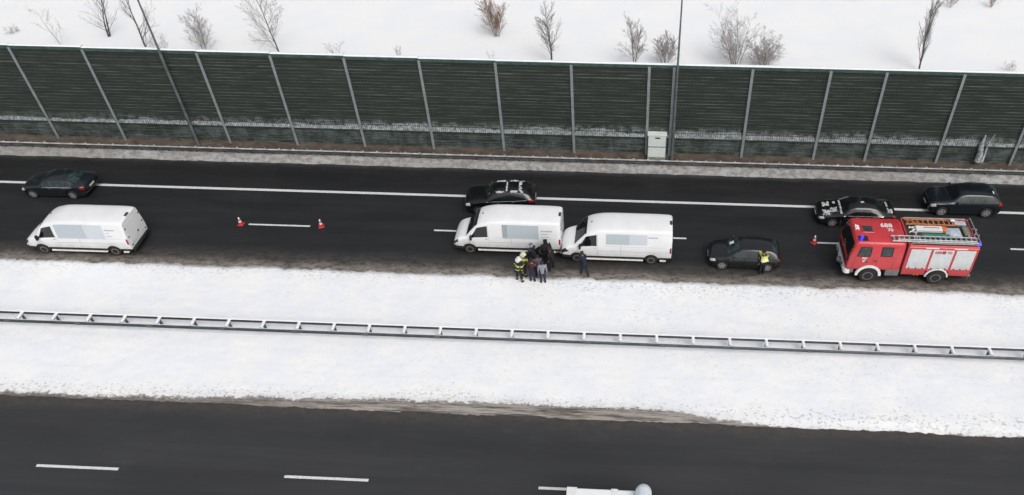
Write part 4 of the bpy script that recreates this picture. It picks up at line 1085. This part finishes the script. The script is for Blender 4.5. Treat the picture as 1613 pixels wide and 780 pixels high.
for i in range(9):
    rows.append([(5.95 + i * .11, -.42 + j * .13, 2.84 + .14 * math.sin(math.pi * min(i, 8) / 8) * math.sin(math.pi * j / 7) ** .5 + .03 * fbm(i * .7, j * .7, 3)) for j in range(8)])
g.grid(rows); o = g.build('equipment_bag', 'bag_blue', smooth=60); o.location = FE.location; tag(o, 'pale blue-grey bag heaped near the rear of the fire engine roof', 'bag')
g = MB(); g.box(6.95, 7.35, -.30, .55, 2.825, 2.98, .04); o = g.build('canvas_roll', 'canvas'); o.location = FE.location; tag(o, 'olive canvas bundle at the very rear of the fire engine roof', 'bundle')
g = MB(); g.box(6.35, 6.62, .78, 1.0, 3.03, 3.16, .04); o = g.build('white_canister', 'white_box'); o.location = FE.location; tag(o, 'small white canister at the far end of the brown ladder', 'canister')
g = MB(); g.box(6.5, 7.3, .70, 1.05, 2.825, 2.95, .03); o = g.build('pale_case', 'bag_blue'); o.location = FE.location; tag(o, 'flat pale case on the far rear corner of the fire engine roof', 'case')
g = MB(); g.tube([(3.95, .45, 2.88), (4.15, .2, 2.92), (4.0, 0, 2.90), (4.25, -.15, 2.93)], .05, 7); g.tube([(3.85, -.05, 2.87), (4.2, .1, 2.98)], .04, 7); g.tube([(3.9, .35, 2.88), (4.3, .42, 2.9)], .045, 6)
o = g.build('water_cannon', 'white_box', smooth=50); o.location = FE.location; tag(o, 'white pipework nozzle just behind the red cab roof', 'nozzle')

g = MB(); g.tube([(4.0, .98, 2.9), (5.2, .5, 2.95), (6.1, .42, 2.93)], .03, 6); g.tube([(4.1, .80, 2.88), (5.6, .46, 2.9)], .03, 6)
o = g.build('pike_pole', 'wood', smooth=50); o.location = FE.location; tag(o, 'pair of wooden poles lying between the brown ladder and the white box', 'pole')
g = MB(); g.tube([(6.9, -.55, 2.86), (7.3, -.3, 3.0), (7.42, .2, 3.05)], .04, 6); g.tube([(7.05, .6, 2.86), (7.3, .3, 3.02)], .035, 6)
o = g.build('suction_hose', 'marking_red', smooth=50); o.location = FE.location; tag(o, 'short dull red hose curled over the olive bundle', 'hose')
# ------------------------------------------------------------------ traffic cones
def cone():
    root = empty('traffic_cone', (0, 0, 0), 0)
    MB().box(-.20, .20, -.20, .20, .004, .05, .012).build('base', 'cone_red', root)
    c = MB().lathe((0, 0, 0), 'z', [(.155, .05), (.115, .26)], 18); c.build('lower_cone', 'cone_red', root, smooth=50)
    MB().lathe((0, 0, 0), 'z', [(.115, .26), (.088, .40)], 18).build('white_band', 'cone_white', root, smooth=50)
    MB().lathe((0, 0, 0), 'z', [(.088, .40), (.066, .52)], 18).build('upper_cone', 'cone_red', root, smooth=50)
    MB().lathe((0, 0, 0), 'z', [(.066, .52), (.045, .66), (.03, .67)], 18).build('tip', 'cone_white', root, smooth=50)
    return root
c0 = cone()
for i, (x, y, lab) in enumerate(((-25.47, -.05, 'red and white traffic cone at the left end of the lone dash'), (-20.25, -.0, 'red and white traffic cone at the right end of the lone dash'), (10.95, -.02, 'red and white traffic cone just ahead of the fire engine'))):
    c = c0 if i == 0 else copy_tree(c0)
    c.location = (x, y, .004); c.scale = (.88, .88, .88); c.rotation_euler = (0, 0, .4 * i); tag(c, lab, 'traffic cone', 'traffic cones on the upper road')

# ------------------------------------------------------------------ white lorry cut by the bottom edge
lr = empty('box_lorry', (-2.72, -20.05, 0), 0, 'white lorry cut off by the bottom edge of the frame, with a rounded blue-grey pod', 'lorry')
MB().box(.0, 3.05, -1.02, 1.02, .75, 2.06, .05).build('cargo_box', 'van_white', lr)
MB().box(-.02, .42, -1.04, 1.04, 2.04, 2.075, .01).build('roof_strip', 'white_paint', lr); MB().box(1.9, 2.2, -1.04, 1.04, 2.04, 2.075, .01).build('roof_strip', 'white_paint', lr)
MB().box(-.03, .0, -.95, .95, .5, .72, .01).build('rear_bumper', 'black_plastic', lr)
for s in (-1, 1): MB().box(-.035, -.002, s * .9 - .07, s * .9 + .07, .85, 1.1, .01).build('tail_light', 'tail_red', lr)
MB().box(.1, 4.9, -.45, .45, .42, .74).build('chassis', 'black_plastic', lr)
rbox_loft([(.48, 3.15, 5.0, .96, .12), (.95, 3.12, 5.1, .99, .2), (1.25, 3.12, 4.75, .98, .2), (1.72, 3.15, 4.2, .88, .2), (1.80, 3.25, 4.0, .78, .2)], lr, 'cab', 'van_white')
for s in (-1, 1): MB().prism([(3.4, 1.28), (4.4, 1.28), (4.05, 1.66), (3.4, 1.68)], s * .955, s * .975).build('side_window', 'glass_dark', lr)
MB().grid([[(4.78, y, 1.27), (4.25, y * .92, 1.70)] for y in (-.85, .85)]).build('windscreen', 'glass_dark', lr)
prof = [(.35 * math.sin(a), .35 - .35 * math.cos(a)) for a in np.linspace(.05, math.pi / 2, 7)]; prof = prof + [(.35, 1.55)] + [(r_, 1.9 - h) for r_, h in prof[::-1]]
MB().lathe((3.30, -.80, 2.38), 'y', prof, 24).build('roof_pod', 'pale_blue_grey', lr, smooth=60)
for x in (.85, 4.2):
    for s in (-1, 1): wheel(lr, x, s * .86, .36, s, .24, 'rim_steel', 0)

# ------------------------------------------------------------------ people
def skin_obj(name, verts, edges, radii, matl, parent, root_i=0, sub=1):
    me = bpy.data.meshes.new(name); me.from_pydata([tuple(v) for v in verts], edges, []); me.update()
    o = bpy.data.objects.new(name, me); COL.objects.link(o)
    md = o.modifiers.new('skin', 'SKIN'); md.use_smooth_shade = True
    sv = me.skin_vertices[0].data
    for i, r_ in enumerate(radii):
        sv[i].radius = (r_, r_) if not hasattr(r_, '__len__') else r_; sv[i].use_root = (i == root_i)
    ss = o.modifiers.new('sub', 'SUBSURF'); ss.levels = sub; ss.render_levels = sub
    dg = bpy.context.evaluated_depsgraph_get(); m2 = bpy.data.meshes.new_from_object(o.evaluated_get(dg))
    bpy.data.objects.remove(o); m2.materials.clear(); m2.materials.append(matl if not isinstance(matl, str) else M[matl])
    for p in m2.polygons: p.use_smooth = True; p.material_index = 0
    r = bpy.data.objects.new(name, m2); COL.objects.link(r); r.parent = parent; return r
def cloth(name, c, stripes=None, rough=.85):
    t = NT(name); n = t.noise(t.pos(obj=True), 7, 5, .65)
    col = t.mix(t.ramp(n, .3, .7), tuple(x * .7 for x in c), tuple(min(1, x * 1.35) for x in c))
    if stripes:
        sp = t.n('ShaderNodeSeparateXYZ'); t.l(t.pos(obj=True), sp.inputs[0]); Z = sp.outputs[2]
        for z0, z1, sc in stripes:
            k = t.math('MULTIPLY', t.math('GREATER_THAN', Z, z0), t.math('LESS_THAN', Z, z1)); col = t.mix(k, col, sc)
    t.base(col); t.b.inputs['Roughness'].default_value = rough; t.bump(n, .4, .02); return t.m
HIVIS = (.50, .58, .14); SILV = (.6, .6, .58)
def person(x, y, rz, label, jacket, trousers, shoes, head='hair', headmat='hair', lean=0.0, h=1.78, arms='down', legs='stand', jl=.86, bulk=1.0, hood=False, vest=None, gz_=.0):
    """faces +x locally; lean in radians forward from the hips"""
    root = empty('person', (x, y, gz_), rz, label, 'person'); k = h / 1.78
    hipz = .94 * k
    def up_(p):  # lean about hips
        v = Vector(p); v.z -= hipz; c, s = math.cos(lean), math.sin(lean)
        return Vector((v.x * c + v.z * s, v.y, -v.x * s + v.z * c + hipz))
    P = {}
    P['pelvis'] = Vector((0, 0, .97 * k)); P['waist'] = up_((0, 0, 1.12 * k)); P['chest'] = up_((.01, 0, 1.34 * k)); P['neck0'] = up_((0, 0, 1.47 * k)); P['neck'] = up_((.01, 0, 1.54 * k))
    hd = lean * .55
    def hp(dx, dy, dz): return P['neck'] + Vector((dx * math.cos(hd) + dz * math.sin(hd), dy, dz * math.cos(hd) - dx * math.sin(hd)))
    P['jaw'] = hp(.03, 0, .05 * k); P['head'] = hp(.02, 0, .13 * k); P['crown'] = hp(.01, 0, .20 * k)
    for s, n in ((1, 'l'), (-1, 'r')):
        P['sh' + n] = up_((0, s * .19 * k, 1.43 * k))
        tgt = arms if not isinstance(arms, dict) else arms[n]
        if tgt == 'down': el = up_((-.02, s * .25 * k, 1.15 * k)); wr = up_((.05, s * .25 * k, .90 * k))
        elif tgt == 'pocket': el = up_((-.08, s * .30 * k, 1.17 * k)); wr = up_((.08, s * .20 * k, 1.0 * k))
        elif tgt == 'fwd': el = up_((.12, s * .23 * k, 1.20 * k)); wr = up_((.36, s * .15 * k, 1.16 * k))
        elif tgt == 'reach': el = up_((.22, s * .22 * k, 1.28 * k)); wr = up_((.45, s * .18 * k, 1.20 * k))
        elif tgt == 'bent': el = up_((.03, s * .30 * k, 1.17 * k)); wr = up_((.26, s * .16 * k, 1.10 * k))
        P['el' + n] = el; P['wr' + n] = wr
        P['hip' + n] = Vector((0, s * .10 * k, .92 * k))
        if legs == 'stand': kn = Vector((.02, s * .11 * k, .50 * k)); an = Vector((-.02, s * .12 * k, .09 * k))
        elif legs == 'wide': kn = Vector((.03, s * .15 * k, .50 * k)); an = Vector((-.01, s * .20 * k, .09 * k))
        elif legs == 'step':
            kn = Vector((.18 if s > 0 else -.02, s * .10 * k, .52 * k)); an = Vector((.20 if s > 0 else -.28, s * .11 * k, .09 * k if s > 0 else .13 * k))
        P['kn' + n] = kn; P['an' + n] = an; P['toe' + n] = an + Vector((.17 * k, s * .01, -.045 * k)); P['heel' + n] = an + Vector((-.04, 0, -.04 * k))
    # body: one continuous mesh with face and hands
    names = ['pelvis', 'waist', 'chest', 'neck0', 'neck', 'jaw', 'head', 'crown']
    V = [P[n] for n in names]; rad = [(.12 * k, .15 * k), .11 * k, .13 * k, .06 * k, .052 * k, .062 * k, .085 * k, .06 * k]; E = [(i, i + 1) for i in range(7)]
    def addv(p, r_, j): V.append(p); rad.append(r_); E.append((j, len(V) - 1)); return len(V) - 1
    addv(hp(.125, 0, .115 * k), .014, 6)                       # nose
    for s, n in ((1, 'l'), (-1, 'r')):
        addv(hp(.0, s * .105, .125 * k), .014, 6)                # ears
        a = addv(P['sh' + n], .055 * k, 2); b_ = addv(P['el' + n], .042 * k, a); c = addv(P['wr' + n], .030 * k, b_)
        d = (P['wr' + n] - P['el' + n]).normalized(); side = Vector((0, 1, 0)) if abs(d.y) < .8 else Vector((1, 0, 0)); nrm = d.cross(side).normalized()
        w2 = addv(P['wr' + n] + d * .06, (.036, .018), c)
        for q, ln in ((-.026, .070), (-.009, .085), (.009, .080), (.026, .062)):
            f1 = addv(P['wr' + n] + d * .105 + side * q, .0095, w2); addv(P['wr' + n] + d * (.105 + ln) + side * q * 1.25 + nrm * .02, .008, f1)
        t1 = addv(P['wr' + n] + d * .05 + side * (-.045 * s) + nrm * .012, .011, c); addv(P['wr' + n] + d * .10 + side * (-.06 * s) + nrm * .025, .009, t1)
        a = addv(P['hip' + n], .088 * k, 0); b_ = addv(P['kn' + n], .058 * k, a); c = addv(P['an' + n], .034 * k, b_); addv(P['an' + n] * .5 + P['toe' + n] * .5, .018 * k, c)
    skin_obj('body', V, E, rad, 'skin', root)
    B = bulk
    # jacket
    V = [up_((0, 0, jl * k)) if jl < .9 else P['pelvis'], P['pelvis'] * .5 + P['waist'] * .5, P['waist'], P['chest'], P['neck0']]
    rad = [(.155 * k * B, .19 * k * B), (.15 * k * B, .18 * k * B), (.14 * k * B, .17 * k * B), (.15 * k * B, .19 * k * B), .075 * k]
    E = [(0, 1), (1, 2), (2, 3), (3, 4)]
    for s, n in ((1, 'l'), (-1, 'r')):
        V.append(P['sh' + n]); rad.append(.082 * k * B); E.append((3, len(V) - 1))
        V.append(P['el' + n]); rad.append(.064 * k * B); E.append((len(V) - 2, len(V) - 1))
        V.append(P['wr' + n]); rad.append(.048 * k * B); E.append((len(V) - 2, len(V) - 1))
    skin_obj('jacket', V, E, rad, jacket, root, 1)
    if vest:
        V2 = [P['waist'], P['chest'], P['neck0'] * .6 + P['chest'] * .4]; skin_obj('vest', V2, [(0, 1), (1, 2)], [(.20 * k * B, .23 * k * B), (.20 * k * B, .245 * k * B), (.15 * k * B, .19 * k * B)], vest, root, 1)
    # trousers
    V = [P['pelvis']]; rad = [(.13 * k, .165 * k)]; E = []
    for s, n in ((1, 'l'), (-1, 'r')):
        for nm, r_ in (('hip', .108), ('kn', .078), ('an', .068)):
            V.append(P[nm + n] + (Vector((0, 0, .02)) if nm == 'an' else Vector((0, 0, 0)))); rad.append(r_ * k * (1 + (B - 1) * .6)); E.append((0 if nm == 'hip' else len(V) - 2, len(V) - 1))
    skin_obj('trousers', V, E, rad, trousers, root)
    for n in 'lr':
        skin_obj('shoe', [P['heel' + n], P['an' + n] + Vector((.05, 0, -.035 * k)), P['toe' + n]], [(0, 1), (1, 2)], [.055 * k, (.065 * k, .065 * k), (.045 * k, .055 * k)], shoes, root, 1)
    c = hp(.005, 0, .145 * k)
    if head == 'helmet':
        g = MB(); g.lathe((0, 0, 0), 'z', [(.185, -.015), (.19, .0), (.155, .015), (.15, .06), (.125, .12), (.07, .16), (.01, .17)], 20)
        g.box(-.14, .13, -.015, .015, .13, .185, .01)
        o = g.build('helmet', headmat, root, smooth=50); o.location = c; o.rotation_euler = (0, hd, 0)
        g = MB(); g.lathe((-.09, 0, -.09), 'z', [(.10, -.04), (.13, .08)], 14); o2 = g.build('neck_guard', headmat, o, smooth=50)
    elif head == 'cap':
        g = MB(); g.lathe((0, 0, 0), 'z', [(.118, 0), (.122, .04), (.135, .075), (.10, .10), (.01, .11)], 18); g.box(.06, .19, -.07, .07, -.005, .01, .004)
        o = g.build('cap', headmat, root, smooth=50); o.location = c; o.rotation_euler = (0, hd, 0)
    else:
        V = [hp(-.045, 0, .06 * k), hp(-.03, 0, .14 * k), hp(-.005, 0, .20 * k), hp(.05, 0, .205 * k)]
        r_ = 1.18 if hood else 1.0
        skin_obj('hood' if hood else 'hair', V, [(0, 1), (1, 2), (2, 3)], [.07 * r_, .096 * k * r_, .082 * k * r_, .04], headmat, root, 1)
    return root
C_ffj = cloth('fire_jacket', (.012, .012, .016), [(1.26, 1.36, HIVIS), (1.04, 1.09, HIVIS)])
C_fft = cloth('fire_trousers', (.012, .012, .014), [(.24, .28, HIVIS), ])
C_ffj2 = cloth('fire_jacket_worn', (.10, .075, .045), [(1.34, 1.46, HIVIS), (1.04, 1.09, HIVIS)])
C_mar = cloth('maroon_cloth', (.075, .012, .02)); C_jean = cloth('jeans', (.012, .020, .05)); C_blk = cloth('black_cloth', (.008, .008, .010)); C_navy = cloth('navy_cloth', (.010, .013, .026))
C_lil = cloth('lilac_cloth', (.11, .09, .13)); C_gry = cloth('grey_jacket', (.26, .27, .34)); C_blue = cloth('dark_jeans', (.018, .026, .055)); C_brn = cloth('brown_boot', (.02, .017, .015))
C_pol = cloth('police_jacket', (.010, .012, .022)); C_vest = cloth('hivis_vest', (.78, .90, .25), [(1.22, 1.27, (.78, .79, .78))]); C_hw = cloth('helmet_white', (.75, .76, .74), None, .35); C_hc = cloth('helmet_cream', (.66, .66, .50), None, .35)
C_twotone = cloth('maroon_jacket', (.075, .015, .022), [(-1, 1.20, (.016, .018, .032))])
UPW = R(90)   # facing away from the camera
person(-6.72, -3.92, R(70), 'firefighter with cream helmet and worn tan jacket, behind the other firefighter', C_ffj2, C_fft, C_brn, 'helmet', C_hc, .15, 1.80, 'bent', 'stand', bulk=1.12, gz_=0.0)
person(-6.92, -4.42, R(60), 'firefighter with bright white helmet and yellow-banded black suit, nearest the snow', C_ffj, C_fft, C_brn, 'helmet', C_hw, .12, 1.80, {'l': 'bent', 'r': 'down'}, 'wide', bulk=1.15, gz_=0.08)
person(-6.14, -4.38, R(85), 'person in maroon and navy jacket and jeans standing with back to the road edge', C_twotone, C_jean, C_blk, 'hair', 'hair', .10, 1.75, 'bent', 'stand', bulk=1.05, gz_=0.08)
person(-5.86, -3.88, R(100), 'person in dusky lilac jacket squeezed between the maroon jacket and the grey jacket', C_lil, C_blk, C_blk, 'hair', 'hair', .05, 1.72, 'down', 'stand', gz_=0.0)
person(-5.51, -4.47, R(95), 'person in pale grey jacket and jeans with dark hair, rightmost at the snow edge', C_gry, C_blue, C_blk, 'hair', 'hair', .10, 1.70, 'down', 'stand', bulk=.98, gz_=0.08)
person(-6.28, -2.95, R(150), 'person in dark navy with grey hair beside the van, left of the tall hooded one', C_navy, C_navy, C_blk, 'hair', C_gry, .10, 1.78, 'bent', 'stand', bulk=1.12)
person(-5.50, -2.72, R(110), 'tall person in black hooded coat standing against the van side', C_blk, C_blk, C_blk, 'hair', C_blk, .05, 1.86, 'pocket', 'stand', .72, 1.3, True)
person(-5.12, -3.22, R(150), 'person in black jacket and trousers right of the tall hooded one', C_blk, C_blk, C_blk, 'hair', 'hair', .15, 1.74, 'down', 'wide', bulk=1.08)
person(-3.12, -3.62, R(125), 'person in navy work clothes leaning towards the front wheel of the rear van', C_navy, C_navy, C_brn, 'hair', 'hair', .42, 1.76, 'fwd', 'step', bulk=1.05)
person(7.42, -2.98, R(110), 'police officer in yellow vest standing beside the graphite hatchback', C_pol, C_pol, C_blk, 'cap', C_pol, .15, 1.78, {'l': 'down', 'r': 'bent'}, 'stand', bulk=1.05, vest=C_vest)
